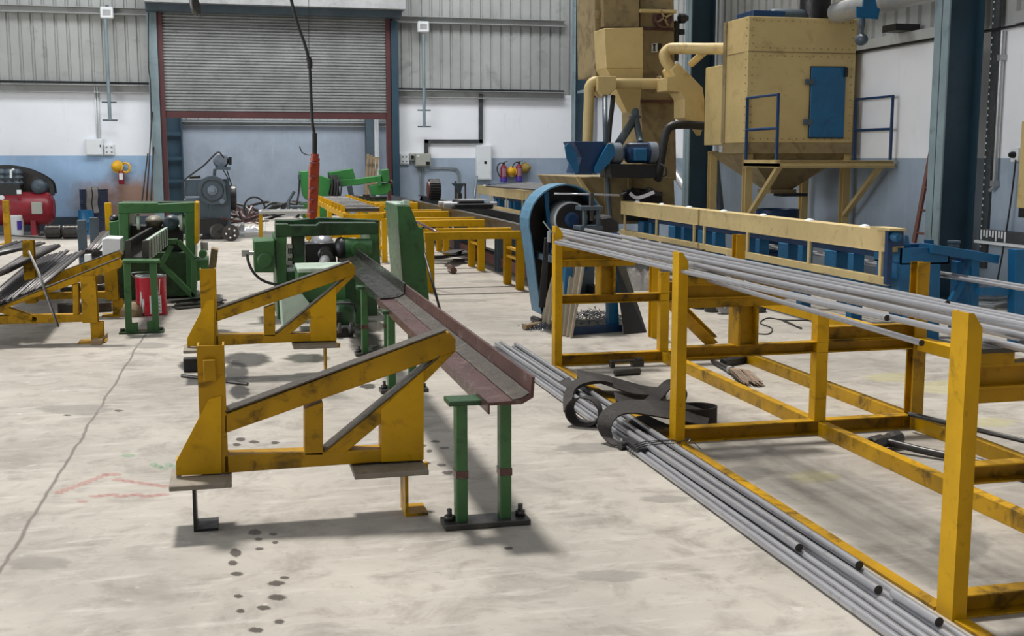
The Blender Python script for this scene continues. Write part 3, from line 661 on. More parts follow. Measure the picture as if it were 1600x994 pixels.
c = PY(537,520,Y-1.0); mo = build('motor', MB().lathe(V((c.x,c.y,c.z)), V((c.x,c.y,c.z+.3)), [(0,.09),(.02,.105),(.22,.105),(.26,.09),(.3,.06)], 22), gd, t)
m = MB()
for i in range(9): m.box(c.x-.10, c.y-.112, c.z+.05+i*.018, c.x-.02, c.y-.06, c.z+.058+i*.018)
build('cooling_fins', m, M['black'], mo)
build('hose', MB().pipe([PY(521,475,Y-1.15), PY(535,474,Y-1.2), PY(553,476,Y-1.2), PY(556,486,Y-1.1)], .012, 8), M['rubber'], t)
m = MB().py(Y-1.3, [(500,512),(552,512),(552,535),(500,540)], .5); build('motor_bed', m, M['black'], t, bev=.004)
for px in (530, 548): c = PY(px,516,Y-1.3); build('clamp_bolt', MB().nut(c+V((0,-.03,-.02)), .03, .05).tube(c+V((0,-.03,-.02)), c+V((0,-.03,.07)), .014, 8), M['dsteel'], t)
for yy, q in ((Y-.5, [(556,420),(566,420),(566,512),(556,514)]), (Y+.5, [(592,420),(600,420),(600,480),(592,482)])): build('bed_leg', MB().py(yy, q, .06), g, t)
build('side_bracket', MB().py(9.9, [(556,432),(606,463),(606,478),(556,452)], .02), g, t)
# ================================================================ TALL GREEN CABINET
t = thing('control_cabinet', 'tall tapering green sheet metal cabinet right of the middle machine', 'cabinet')
build('body', MB().py(12.1, [(620,321),(641,322),(654,355),(661,356),(671,475),(632,475)], .95), M['green'], t, bev=.006)
a, b = PY(620,321,12.1), PY(641,322,12.1)
build('top_tray', MB().box(a.x, 12.12, a.z, b.x, 13.0, a.z+.012).box(a.x+.05, 12.2, a.z+.012, a.x+.13, 12.45, a.z+.03).box(b.x-.06, 12.15, a.z, b.x, 12.3, a.z+.05), M['greenp'], t)
a, b = PY(663,396,12.0), PZ(688,486,.0)
one('leaning_rod', MB().tube(V((a.x,a.y,a.z)), b, .014, 8), M['dsteel'], 'thin dark rod leaning against the right side of the tall green cabinet', 'rod')
# ================================================================ LEFT GREEN MACHINE
Y = 13.2
t = thing('straightening_machine', 'left green bar straightening machine behind the red tin, trough at its front', 'machine')
build('top_beam', MB().py(Y, [(184,317),(245,317),(247,319),(305,316),(305,332),(184,334)], .2), g, t, bev=.006)
build('rear_cross_beam', MB().py(Y+.9, [(190,315),(306,315),(306,328),(190,330)], .16), gd, t, bev=.006)
build('side_post', MB().py(Y, [(185,334),(201,334),(201,392),(186,392)], .9), g, t, bev=.006)
build('side_post', MB().py(Y, [(289,332),(305,332),(305,462),(292,462)], .9), g, t, bev=.006)
build('yellow_guard', MB().py(Y-.1, [(304,316),(310,317),(310,380),(304,382)], .5), M['yellow'], t, bev=.004)
build('side_box', MB().py(Y+.1, [(170,347),(185,345),(185,373),(171,373)], .5), g, t, bev=.006)
c = PY(179,342,Y+.3); build('valve', MB().ball(c, .06, .08, .05, 10, 6), M['black'], t)
build('motor_cover', MB().py(Y-.6, [(159,374),(166,372),(188,373),(188,402),(160,402)], .4), M['white'], t, bev=.006)
build('base_body', MB().py(Y+.05, [(170,392),(290,395),(300,462),(170,470)], .9), gd, t, bev=.006)
c = PY(241,346,Y+.4); build('roller_dome', MB().ball(c, .1, .2, .07, 18, 10), M['plate'], t)
c = PY(266.5,349,Y+.2); mo = build('motor', MB().lathe(c+V((0,.3,0)), c-V((0,.05,0)), [(0,.07),(.03,.085),(.3,.085),(.33,.06),(.35,.03)], 22), M['ggrey'], t)
c = PY(285,346,Y+.1); build('flange_disc', MB().lathe(c-V((.03,0,0)), c+V((.04,0,0)), [(0,.1),(.03,.1),(.04,.07),(.07,.07)], 22), M['greenp'], t)
c = PY(217,347,Y+.1); build('flange_disc', MB().lathe(c-V((.02,0,0)), c+V((.03,0,0)), [(0,.085),(.03,.085)], 22), M['greenp'], t)
build('die_block', MB().py(Y+.3, [(205,352),(285,356),(285,392),(205,392)], .3), M['black'], t, bev=.004)
c = PY(317,397,Y-.1); build('round_cover', MB().lathe(c+V((0,.1,0)), c-V((0,.03,0)), [(0,.045),(.12,.045),(.13,.03)], 18), g, t)
build('side_box', MB().py(Y-.05, [(305,408),(325,406),(325,436),(305,440)], .6), g, t, bev=.006)
m = MB()
for px in (315, 319, 323): c = PY(px,386,Y+.1); m.box(c.x-.012, c.y, c.z-.04, c.x+.012, c.y+.15, c.z+.05)
build('filter_block', m, M['galv'], t)
build('chute_guard', MB().py(Y+.2, [(330,388),(341,391),(337,424),(326,420)], .3), M['wood'], t, bev=.004)
tr = thing('guide_frame', 'green welded trapezoid frame standing before the left machine', 'frame')
yg = 12.7
fr = [PY(*p, yg) for p in ((252,413),(268,384),(250,378),(278,377),(303,405),(303,464))]
for a, b in ((0,1),(3,4),(4,5),(0,5),(2,3)): build('frame_bar', MB().bar(fr[a], fr[b], .055, .06, (0,1,0)), g, tr, bev=.003)
# front trough of the left machine with ribs
t = thing('infeed_trough', 'dark U shaped trough of the left machine, white ribs along its right wall', 'trough')
p = [PY(*q, 10.9) for q in ((195,377),(204,375),(205,402),(222,402),(222,377),(233,376),(233,407),(195,407))]
c0 = PY(214,392,10.9); q2 = V((PY(247,362,12.9).x, 12.9, c0.z))
pr = [(v.x-c0.x, v.z-c0.z) for v in p]
build('channel_body', MB().prof(c0, q2, pr), M['dsteel'], t)
e = (q2-c0)
for i in range(7):
    a = c0+e*(.12+i*.12)+V((pr[5][0]+.004, 0, pr[5][1])); build('side_rib', MB().box(a.x, a.y-.014, a.z-.17, a.x+.012, a.y+.014, a.z+.004), M['greenp'], t)
build('lip', MB().bar(c0+V((pr[5][0]-.02,0,pr[5][1]+.003)), q2+V((pr[5][0]-.02,0,pr[5][1]+.003)), .03, .006), M['greenp'], t)
t = thing('trough_stand', 'green splayed two-legged stand in front of the red tin carrying the left trough', 'stand', 'green trough stands')
ys = 10.72
build('top_plate', MB().py(ys-.08, [(190,407),(248,407),(248,411),(190,411)], .2), g, t, bev=.003)
for a, b, f in (([(193,411),(203,411),(206,520),(196,520)]), 0, [(204,506),(215,505),(215,519),(204,520)]), ([(233,411),(244,411),(249,519),(239,519)], 0, [(229,503),(240,502),(240,519),(230,519)]):
    lg = build('leg', MB().py(ys-.04, a, .06), g, t, bev=.003); build('foot_tab', MB().py(ys-.045, f, .07), g, lg, bev=.003)
c, d_ = PY(187,520,ys), PY(257,519,ys); build('base_plate', MB().box(c.x, ys-.09, 0, d_.x, ys+.07, .018), gd, t, bev=.002)
for px in (192, 252): c = PY(px,518,ys); build('anchor_bolt', MB().nut((c.x, ys-.02, .018), .022, .025), M['dsteel'], t)
# red tin
t = thing('paint_tin', 'big red and white printed tin with wire handle under the left trough', 'tin')
c = PZ(236,494,0); c.y += .15; R = .148
build('can_body', MB().lathe((c.x,c.y,.0), (c.x,c.y,.4), [(0,R),(.012,R+.004),(.02,R),(.36,R),(.372,R+.004),(.38,R)], 28), M['redb'], t)
build('lid', MB().lathe((c.x,c.y,.38), (c.x,c.y,.41), [(0,R+.003),(.012,R+.003),(.013,R-.02),(.004,R-.022)], 28), M['galv'], t)
def on_can(mb, a0, a1, z0, z1, n=6, tw0=0, tw1=0, R=R+.0012):
    vs = []
    for i in range(n+1):
        a = a0+(a1-a0)*i/n
        vs += [(c.x+math.sin(a)*R, c.y-math.cos(a)*R, z0), (c.x+math.sin(a+tw1)*R, c.y-math.cos(a+tw1)*R, z1)]
    return mb.add(vs, [(2*i, 2*i+2, 2*i+3, 2*i+1) for i in range(n)])
m = MB(); on_can(m, -.05, .75, .02, .2); build('label_panel', m, M['white'], t, 'white printed panel')
m = MB(); on_can(m, -.80, -.72, .03, .24, 2, 0, .12); on_can(m, -.55, -.44, .03, .24, 2, 0, -.16); on_can(m, .35, .43, .36, .21, 2, 0, .12); on_can(m, .65, .73, .36, .21, 2, 0, -.1); on_can(m, -.62, -.5, .12, .14, 2); on_can(m, -.5,-.42,.1,.17,2)
build('lettering', m, M['white'], t)
m = MB(); 
for i in range(4): on_can(m, 0.05, .65, .05+i*.035, .056+i*.035, 4, R=R+.002)
build('small_print', m, M['ink'], t)
build('handle', MB().pipe([(c.x-R,c.y,.37),(c.x-R-.03,c.y-.05,.42),(c.x-.08,c.y-.1,.435),(c.x,c.y-.08,.43),(c.x+.02,c.y-.04,.41)], .004, 6), M['galv'], t)
one('dust_bag', MB().lathe(PZ(206,490,0), PZ(206,490,.3), [(0,.09),(.03,.11),(.15,.12),(.25,.1),(.3,.04)], 14), M['wood'], 'brown sack half hidden behind the red tin', 'bag')
LBL = 'flat dark steel strip in the low stack beside the left machine'
for i in range(8):
    a = PZ(262+random.uniform(0,20), 482-i*1.6, .012+.016*(i//3)); 
    one('steel_strip', MB().bar(a, a+V((.42+random.uniform(-.05,.05), .25+random.uniform(-.08,.08), 0)), .09, .014), M['dsteel'], LBL, 'strip', 'flat steel strips on the floor')
# ================================================================ LEFT LOADING FRAMES AND BAR PILE
def lramp(Y, q, label, back=False):
    t = thing('loading_ramp', label, 'ramp frame', 'left yellow inclined loading frames'); D = .1
    yl = M['yellowd']
    build('ramp_beam', MB().py(Y, q['ramp'], D), yl, t, bev=.004)
    a, b = q['top']; a, b = PY(*a, Y), PY(*b, Y)
    build('wear_strip', MB().prof(a+V((0,D/2,0)), b+V((0,D/2,0)), [(-D/2,0),(D/2,0),(D/2,.006),(-D/2,.006)]), M['rtop'], t)
    p0, p1 = q['post']; p0, p1 = PY(*p0, Y+.05), PY(*p1, Y+.05)
    ps = build('support_post', MB().hsec(V((p1.x, Y+.05, p1.z)), V((p1.x, Y+.05, p0.z)), .12, .13, .012, (0,1,0)), yl, t)
    build('pedestal', MB().hsec((p1.x+.05, Y+.05, 0), (p1.x+.05, Y+.05, p1.z), .1, .1, .01, (0,1,0)).box(p1.x-.1, Y-.05, 0, p1.x+.12, Y+.15, .012), yl, ps)
    build('bottom_beam', MB().py(Y, q['beam'], D), yl, t, bev=.004)
    for s in q['strut']: build('strut', MB().py(Y, s, D*.9), yl, t, bev=.003)
    p = PY(*q['stop'], Y); build('stop_post', MB().hsec((p.x, Y+.05, .15), (p.x, Y+.05, p.z), .1, .12, .01, (0,1,0)), yl, t)
    return t
lramp(10.2, dict(ramp=[(-40,498),(19,472),(186,405),(191,411),(189,418),(19,478),(-40,508)], top=((-38,495),(186,404)), post=((142,430),(142,503)), beam=[(-70,497),(0,494),(132,491),(132,503),(0,507),(-70,510)],
     strut=[[(114,446),(123,443),(123,491),(114,492)],[(-20,470),(0,477),(58,496),(57,507),(0,489),(-20,482)]], stop=(-55,400)), 'front left yellow inclined frame holding the grey bar pile, next to the splayed green stand')
lramp(11.9, dict(ramp=[(-40,474),(121,415),(186,393),(190,399),(188,405),(124,428),(-40,488)], top=((20,452),(186,392)), post=((176,421),(176,468)), beam=[(-40,461),(53,459),(168,456),(168,466),(53,469),(-40,472)],
     strut=[[(112,440),(120,437),(120,458),(112,458)]], stop=(43,376)), 'rear left yellow inclined frame behind the bar pile, wide stop post rising among the bars')
# cap on the wide stop post
G = 'thin grey bars on the left loading frames'
LB = 'thin dull grey bar in the big pile on the left yellow frames'
def pile(n, nA, nB, fA, fB, zA, zB, rad, mat, lab, grp, layers=2, endmat=None, sides=8, jit=1.5):
    for i in range(n):
        u = (i+.5)/n
        for l in range(layers):
            uu = u+(.5/n if l else 0); z = zA+(zB-zA)*uu+l*rad*1.75
            a = (nA[0]+(nB[0]-nA[0])*uu, nA[1]+(nB[1]-nA[1])*uu-l*1.5); b = (fA[0]+(fB[0]-fA[0])*uu, fA[1]+(fB[1]-fA[1])*uu-l*1.5)
            j = random.uniform(-jit, jit)
            p, q = PZ(a[0]+j*1.4, a[1]-j, z), PZ(b[0]+j*1.4, b[1]-j*.8, z)
            o = one('round_bar', MB().tube(p, q, rad, sides), M[mat if random.random() < .6 else 'bard'], lab, 'bar', grp)
            if endmat: d = (q-p).normalized(); build('painted_end', MB().tube(p, p-d*.002, rad*.98, sides), M[endmat], o)
pile(11, (20,468), (62,452), (88,405), (134,392), .33, .43, .012, 'barg', LB, G, 2)
pile(14, (-45,488), (22,470), (50,408), (106,394), .28, .35, .011, 'barg', LB, G, 3)
pile(7, (-8,432), (12,424), (50,392), (92,386), .52, .52, .02, 'barg', 'thick grey bar with pinkish painted end at the left edge of the pile', 'pink ended bars', 3, 'pink', 6, .6)
pile(7, (-60,408), (-10,400), (20,378), (68,382), .5, .5, .016, 'barg', 'grey bar in the rear bundle behind the wide yellow stop post', 'rear grey bars', 2)
one('bent_rod', MB().rods([PY(45,393,10.6), PY(61,427,10.35), PY(73,461,10.15), PY(91,511,10.1)], .012, 6), M['dsteel'], 'thin rod stuck upright at a slant through the left bar pile', 'rod')
LB = 'timber baulk stacked under the rear left frame'
for i, (a, b) in enumerate([((90,490),(172,488)),((95,478),(176,474)),((150,474),(172,462))]):
    p, q = PZ(*a, .0), PZ(*b, .0); z = .05+.1*i; p.z = q.z = z; q.y = p.y+(.1 if i < 2 else .6)
    one('timber_baulk', MB().bar(p, q, .14, .09), M['wood'] if i > 1 else M['dsteel'], ['long dark baulk lowest under the rear left frame','dark baulk on top of the long one under the rear left frame','light timber baulk end under the rear left frame post'][i], 'timber', bev=.004)
p, q = PZ(150,536,.02), PZ(161,523,.02); one('timber_offcut', MB().bar(p, q, .08, .04), M['wood'], 'short plank offcut on the floor at the front left frame foot', 'timber', bev=.003)
# twin grey posts with bars on them
t = thing('post_stand', 'pair of plain grey uprights with a cross piece behind the left frames', 'stand')
for px, top, bot in ((127,344,392),(146,340,427)):
    c = PZ(146,427,0); p = PY(px, top, c.y-.02); build('upright', MB().box(p.x-.055, c.y-.04, 0, p.x+.055, c.y+.04, p.z), M['ggrey'], t, bev=.004)
p, q = PY(124,393,16.45), PY(152,393,16.45); build('cross_piece', MB().box(p.x, 16.38, p.z-.06, q.x+.5, 16.46, p.z), M['black'], t)
pile(8, (134,393), (152,393), (160,364), (178,360), .56, .56, .018, 'barg', 'dull grey bar in the small bundle lying behind the twin grey uprights', 'bars by the grey uprights', 2)
one('small_carton', MB().box(PY(132,412,16.2).x, 16.2, 0, PY(142,412,16.2).x, 16.35, PY(142,398,16.2).z), M['white'], 'small white box under the bars beside the grey uprights', 'box')
t = thing('yellow_post', 'yellow square post at the left edge before the air compressor', 'post')
p = PY(8,313,22.4); build('shaft', MB().box(p.x-.055, 22.4, 0, p.x+.055, 22.5, p.z), M['yellowd'], t, bev=.004); build('base', MB().box(p.x-.12, 22.3, 0, p.x+.12, 22.6, .02), M['yellowd'], t)
t = thing('yellow_post', 'slim yellow post between oil drum and left green machine', 'post')
p = PY(168,317,16); build('shaft', MB().box(p.x-.04, 16, 0, p.x+.04, 16.1, p.z), M['yellow'], t, bev=.004); build('base', MB().box(p.x-.1, 15.9, 0, p.x+.1, 16.2, .02), M['yellowd'], t)
# ================================================================ BACK LEFT: COMPRESSOR, DRUM, WALL THINGS
Y = 25.2
t = thing('air_compressor', 'red air compressor with dark pump and belt guard at the left edge', 'compressor')
a, b = PY(-40,325,Y), PY(85,325,Y); z = a.z-.02
build('tank', MB().lathe(V((a.x,Y,z)), V((b.x,Y,z)), [(0,.2),(.06,.31),(.14,.34),((b-a).length-.14,.34),((b-a).length-.06,.31),((b-a).length,.2)], 26), M['red'], t)
c = PY(58,325,Y-.36); build('pressure_switch', MB().box(c.x-.1, Y-.42, c.z-.12, c.x+.1, Y-.3, c.z+.12), M['box'], t, bev=.01)
build('mount_plate', MB().py(Y-.25, [(20,308),(78,306),(76,318),(20,318)], .5), M['red'], t, bev=.006)
for px in (-10, 55): c = PY(px,350,Y); build('tank_foot', MB().box(c.x-.05, Y-.25, 0, c.x+.05, Y+.25, z-.22), M['red'], t)
c = PY(60,292,Y-.2); mo = build('motor', MB().lathe(c+V((0,.5,0)), c-V((0,.02,0)), [(0,.12),(.04,.15),(.46,.15),(.5,.12),(.52,.05)], 22), M['ggrey'], t)
c = PY(22,290,Y); build('pump_block', MB().box(c.x-.35, Y-.2, c.z-.2, c.x+.15, Y+.2, c.z+.18), M['black'], t, bev=.01)
m = MB()
for px in (2, 15, 26): c = PY(px,278,Y-.1); m.lathe((c.x,c.y,c.z-.15), (c.x,c.y,c.z+.2), [(0,.1),(.05,.13),(.1,.1),(.15,.13),(.2,.1),(.25,.13),(.33,.08)], 14)
build('cylinder_heads', m, M['ggrey'], t)
arc = [PY(*p, Y-.1) for p in ((-30,264),(0,261),(20,262),(40,266),(58,273),(72,281),(79,288),(82,303))]
build('belt_guard', MB().ribbon(spline(arc,3), [(-.04,-.015),(.04,-.015),(.04,.015),(-.04,.015)], False, False, (0,1,0)).ribbon([v+V((0,.35,0)) for v in spline(arc,3)], [(-.04,-.015),(.04,-.015),(.04,.015),(-.04,.015)], False, False, (0,1,0)), M['black'], t)
m = MB().pris([v+V((0,.33,0)) for v in arc]+[PY(82,306,Y-.1)+V((0,.33,0)), PY(-30,306,Y-.1)+V((0,.33,0))], (0,.01,0)); build('guard_mesh', m, M['dsteel'], t)
build('air_pipe', MB().rods([PY(17,278,Y-.3), PY(17,267,Y-.3), PY(22,264,Y-.3)], .025, 8), M['white'], t)
c = PY(3,309,Y-.4); build('gauge', MB().lathe(c, c-V((0,.04,0)), [(0,.05),(.03,.05),(.04,.04)], 16), M['white'], t)
c = PY(30,300,Y-.35); build('relief_valve', MB().box(c.x-.04, c.y-.04, c.z-.04, c.x+.04, c.y+.04, c.z+.04), M['white'], t)
t = thing('paint_pail', 'white pail with dark blue print in front of the red compressor', 'pail')
c = PZ(25,368,0); build('pail_body', MB().lathe(c, c+V((0,0,.42)), [(0,.14),(.02,.15),(.36,.175),(.38,.185),(.41,.185),(.415,.165)], 24), M['white'], t)
m = MB()
for a0, a1 in ((-.95,-.45),(.35,.95)):
    n = 6; vs = []
    for i in range(n+1):
        a = a0+(a1-a0)*i/n; vs += [(c.x+math.sin(a)*.164, c.y-math.cos(a)*.164, .12), (c.x+math.sin(a)*.174, c.y-math.cos(a)*.174, .3)]
    m.add(vs, [(2*i,2*i+2,2*i+3,2*i+1) for i in range(n)])
build('blue_print', m, M['purp'], t)
for px, py, lab in ((85,362,'round ribbed electric motor lying on the floor right of the compressor'),(112,362,'smaller dark motor lying near the oil drum')):
    t = thing('spare_motor', lab, 'motor'); c = PZ(px,py,.14)
    b = build('motor_body', MB().lathe(c-V((.18,0,0)), c+V((.2,0,0)), [(0,.08),(.03,.13),(.3,.13),(.34,.09),(.38,.03)], 16), M['dsteel'], t)
    m = MB()
    for i in range(10): a = i*.63; m.bar(c+V((-.13,math.cos(a)*.132,math.sin(a)*.132)), c+V((.1,math.cos(a)*.132,math.sin(a)*.132)), .02, .02)
    build('cooling_ribs', m, M['dsteel'], b); build('shaft', MB().tube(c+V((.19,0,0)), c+V((.3,0,0)), .025, 8), M['dsteel'], t)
one('scrap_rail', MB().bar(PZ(60,367,.03), PZ(128,364,.03), .05, .05), M['dsteel'], 'dark steel rail lying on the floor along the left back wall', 'rail')
one('thin_rod', MB().tube(PZ(18,368,.012), PZ(70,371.5,.012), .012, 6), M['dsteel'], 'thin rod lying on the floor before the compressor', 'rod')
t = thing('oil_drum', 'dark blue oil drum by the left back wall with rags over its rim', 'drum')
c = PZ(147,364,0); c.y += .3
build('drum_body', MB().lathe(c, c+V((0,0,.9)), [(0,.29),(.01,.295),(.02,.285),(.29,.285),(.3,.297),(.31,.285),(.59,.285),(.6,.297),(.61,.285),(.88,.285),(.89,.295),(.9,.285),(.901,.26),(.885,.258)], 28), M['navy'], t)
t2 = None
for i, (dx, w, z0) in enumerate(((-.06,.1,.36),(.06,.1,.42))):
    m = MB(); y = c.y-.30
    m.strap([(c.x+dx,c.y-.1,.93),(c.x+dx,y-.005,.925),(c.x+dx+.01,y-.03,.8),(c.x+dx-.01,y-.02,.6),(c.x+dx+.015,y-.03,z0)], w, .02, 5, ups=[(0,0,1),(0,-.7,.7),(0,-1,0),(0,-1,.1),(0,-1,0)])
    one('work_rag', m, M['rag'], ['grey rag hanging over the drum rim on the left','shorter grey rag hanging over the drum rim on the right'][i], 'rag')
t = thing('oil_drum', 'bright blue small drum half hidden in front of the dark oil drum', 'drum')
c = PZ(137,366,0); c.y -= .1; build('drum_body', MB().lathe(c, c+V((0,0,.5)), [(0,.15),(.01,.155),(.02,.15),(.25,.15),(.26,.157),(.27,.15),(.48,.15),(.5,.155)], 20), M['blue'], t)
# wall things, left
def wallbox(name, px, d, mat, label, cat, door=None, Yw=YB):
    a, b = PY(px[0], px[3], Yw), PY(px[2], px[1], Yw)
    t = thing(name, label, cat)
    build('case', MB().box(a.x, Yw-d, a.z, b.x, Yw-.002, b.z), M[mat], t, bev=.006)
    build('cover', MB().box(a.x+.02, Yw-d-.012, a.z+.02, b.x-.02, Yw-d, b.z-.02), M[mat], t, bev=.004)
    return t, a, b
t, a, b = wallbox('distribution_board', (135,217,161,243), .12, 'white', 'white distribution board on the left back wall beneath two conduits', 'switchboard')
build('latch', MB().box(b.x-.06, YB-.14, (a.z+b.z)/2, b.x-.035, YB-.13, (a.z+b.z)/2+.05), M['ink'], t)
t, a, b = wallbox('switch_plate', (163,226,178,243), .06, 'white', 'small white socket plate right of the left distribution board', 'socket')
m = MB()
for i in range(2):
    for j in range(2): m.tube((a.x+.06+i*.1, YB-.074, a.z+.07+j*.1), (a.x+.06+i*.1, YB-.078, a.z+.07+j*.1), .02, 10)
build('socket_holes', m, M['cable'], t)
t = thing('conduit_run', 'pair of pale conduits dropping to the left distribution board', 'conduit')
for px in (148, 152): a, b = PY(px,135,YB-.03), PY(px+2.5,217,YB-.03); build('conduit', MB().tube(a, V((a.x, a.y, b.z)), .017, 8), M['white'], t)
def flood(px, py, label, tail):
    t = thing('floodlight', label, 'floodlight'); c = PY(px, py, YB-.2)
    build('housing', MB().box(c.x-.13, YB-.26, c.z-.12, c.x+.13, YB-.17, c.z+.12), M['white'], t, bev=.02)
    build('lens', MB().box(c.x-.08, YB-.266, c.z-.06, c.x+.08, YB-.259, c.z+.06), M['galv'], t, bev=.004)
    build('bracket', MB().box(c.x-.03, YB-.18, c.z+.06, c.x+.03, YB-.02, c.z+.16), M['ggrey'], t)
    return t
flood(167, 20, 'white floodlight high on the left cladding', 0); flood(661, 42, 'white floodlight high on the cladding right of the shutter', 0)
def pole(x0, y0, x1, y1, label):
    t = thing('lamp_pole', label, 'pole'); a, b = PY(x0, y0, YB-.28), PY(x1, y1, YB-.28)
    build('pipe', MB().tube(V((b.x, YB-.28, b.z)), V((b.x, YB-.28, a.z)), .035, 10), M['teall'], t)
    L = a.z-b.z
    for f in (0, .18): build('rung', MB().bar((b.x-.15, YB-.28, b.z+L*f), (b.x+.15, YB-.28, b.z+L*f), .03, .03), M['ggrey'], t)
pole(169, 30, 172, 188, 'blue grey hanging pole with two rungs below the left floodlight'); pole(662, 54, 663, 198, 'blue grey hanging pole with two rungs below the right floodlight')
def extinguisher(px, py0, py1, label, big, w=.075):
    t = thing('fire_extinguisher', label, 'fire extinguisher'); a, b = PY(px, py1, YB-.13), PY(px, py0, YB-.13); h = b.z-a.z
    build('cylinder', MB().lathe(a, a+V((0,0,h*.86)), [(0,w*.8),(.015,w),(h*.68,w),(h*.78,w*.7),(h*.84,w*.3),(h*.86,w*.3)], 20), M['red'], t)
    build('valve_head', MB().box(a.x-.025, a.y-.03, a.z+h*.86, a.x+.025, a.y+.03, a.z+h*.93).bar(a+V((0,-.02,h*.95)), a+V((.09,-.02,h)), .02, .014), M['ink'], t)
    vs = []; n = 8
    for i in range(n+1): q = -.7+1.4*i/n; vs += [(a.x+math.sin(q)*(w+.002), a.y-math.cos(q)*(w+.002), a.z+h*.28), (a.x+math.sin(q)*(w+.002), a.y-math.cos(q)*(w+.002), a.z+h*.66)]
    build('label', MB().add(vs, [(2*i,2*i+2,2*i+3,2*i+1) for i in range(n)]), M['white'] if not big else M['pink'], t, 'pale printed label')
    if big:
        build('base_band', MB().lathe(a, a+V((0,0,h*.25)), [(0,w*.82),(.014,w+.003),(h*.24,w+.003)], 20), M['purp'], t, 'purple base band')
        build('hose', MB().pipe([a+V((0,-.03,h*.92)), a+V((-.1,-.03,h*.9)), a+V((-.16,-.02,h*.7)), a+V((-.14,-.02,h*.45)), a+V((-.09,-.04,h*.25))], .013, 8), M['rubber'], t)
    build('wall_hook', MB().box(a.x-.03, YB-.1, a.z+h*.7, a.x+.03, YB-.001, a.z+h*.78), M['ggrey'], t)
extinguisher(190, 262, 288, 'small red extinguisher hanging under the yellow helmet on the left wall', False, .06)
extinguisher(787, 252, 285, 'red extinguisher with purple base on the right back wall, left one of two', True); extinguisher(811, 251, 284, 'red extinguisher with purple base on the right back wall, next to the brown helmet', True)
def helmet(px, py, R, mat, label, ax=(-.5,-1,.1)):
    t = thing('safety_helmet', label, 'helmet'); c = PY(px, py, YB-.16); a = V(ax).normalized()
    build('shell', MB().lathe(c-a*.05, c+a*.15, [(0,R),(.04,R*.98),(.1,R*.75),(.14,R*.4),(.155,R*.1)], 20), M[mat], t)
    build('brim', MB().lathe(c-a*.06, c-a*.045, [(0,R*1.18),(.012,R*1.2),(.014,R*.95)], 20), M[mat], t)
    build('hook', MB().tube(c-a*.05, V((c.x, YB, c.z+.02)), .012, 6), M['ink'], t)
helmet(181, 260, .115, 'hyel', 'yellow safety helmet hanging on the left wall above the small extinguisher')
helmet(799, 268, .1, 'hyel', 'dusty yellow helmet hanging between the two extinguishers'); helmet(823, 262, .11, 'hbrn', 'brown dusty helmet hanging right of the extinguishers', (.5,-1,.1))
one('ear_muff_band', MB().ring(PY(196,262,YB-.12), (0.3,1,0), .1, .025, 16, 6), M['hyel'], 'yellow ring of a second helmet band hanging beside the yellow helmet', 'band')
one('door_cable', MB().pipe([PY(232,20,25.9), PY(232,100,25.9), PY(235,130,25.9), PY(236,200,25.9), PY(229,320,25.9)], .012, 6, 6), M['rubber'], 'black cable hanging loosely down beside the left shutter post', 'cable')
for i, (a, b, lab) in enumerate((((222,314),(231,240),'thin rod leaning on the left wall farthest from the shutter'),((229,314),(238,175),'long thin rod leaning next to the shutter post'),((236,314),(240,230),'dark rod leaning closest to the shutter post'))):
    one('leaning_rod', MB().tube(PY(*a, 25.4)*1, PY(*b, 26.0), .016, 6), M['dsteel'], lab, 'rod')
# ================================================================ BACK CENTRE: PRESS, BANDSAW, CLUTTER
Y = 22.9
t = thing('power_press', 'old grey power press with flywheel guard and motor on top, in the doorway', 'press')
gg = M['ggrey']
build('body', MB().py(Y, [(322,282),(358,280),(361,330),(361,358),(324,358),(326,320)], .7), gg, t, bev=.02)
build('head', MB().py(Y+.05, [(289,280),(316,279),(316,306),(289,306)], .5), gg, t, bev=.015)
build('head_cap', MB().py(Y+.1, [(297,275),(312,274),(314,280),(295,280)], .3), M['black'], t, bev=.01)
build('table', MB().py(Y+.02, [(286,312),(326,310),(326,342),(288,342)], .6), gg, t, bev=.01)
build('base', MB().py(Y-.05, [(284,341),(354,341),(356,366),(284,366)], .9), M['black'], t, bev=.01)
c = PY(332,297,Y); R = .275
m = MB(); out = [c+V((math.cos(a)*R, 0, math.sin(a)*R)) for a in [math.radians(x) for x in range(20, 281, 13)]]+[PY(340,319,Y), PY(350,319,Y), PY(354,314,Y), PY(352,288,Y)]
m.pris([v+V((0,-.14,0)) for v in out], (0,.13,0)); fg = build('flywheel_guard', m, gg, t, bev=.012)
build('guard_ring', MB().ring(c+V((0,-.145,0)), (0,1,0), .2, .012, 24, 6), M['black'], fg)
build('hub', MB().lathe(c+V((0,-.13,0)), c-V((0,.22,0)), [(0,.09),(.03,.09),(.035,.05),(.07,.04)], 16), M['mgrey'], fg)
q = PY(347,314,Y); build('guard_bolt', MB().lathe(q+V((0,-.13,0)), q-V((0,.18,0)), [(0,.05),(.03,.05)], 12), M['mgrey'], fg)
c = PY(363,309,Y+.3); build('flywheel', MB().lathe(c-V((.06,0,0)), c+V((.08,0,0)), [(0,.2),(.02,.24),(.12,.24),(.14,.2)], 24), M['black'], t)
c = PY(345,251,Y+.2); mo = build('motor', MB().lathe(c+V((0,.35,0)), c-V((0,.1,0)), [(0,.1),(.04,.15),(.36,.15),(.4,.12),(.44,.12),(.45,.05)], 22), M['mgrey'], t)
build('terminal_box', MB().py(Y+.1, [(357,245),(362,246),(362,258),(357,258)], .15), M['black'], mo)
build('motor_plate', MB().py(Y-.1, [(336,260),(360,261),(360,266),(337,265)], .4), gg, t)
build('motor_arm', MB().bar(PY(336,264,Y+.1), PY(334,282,Y+.1), .06, .1, (0,1,0)), gg, t)
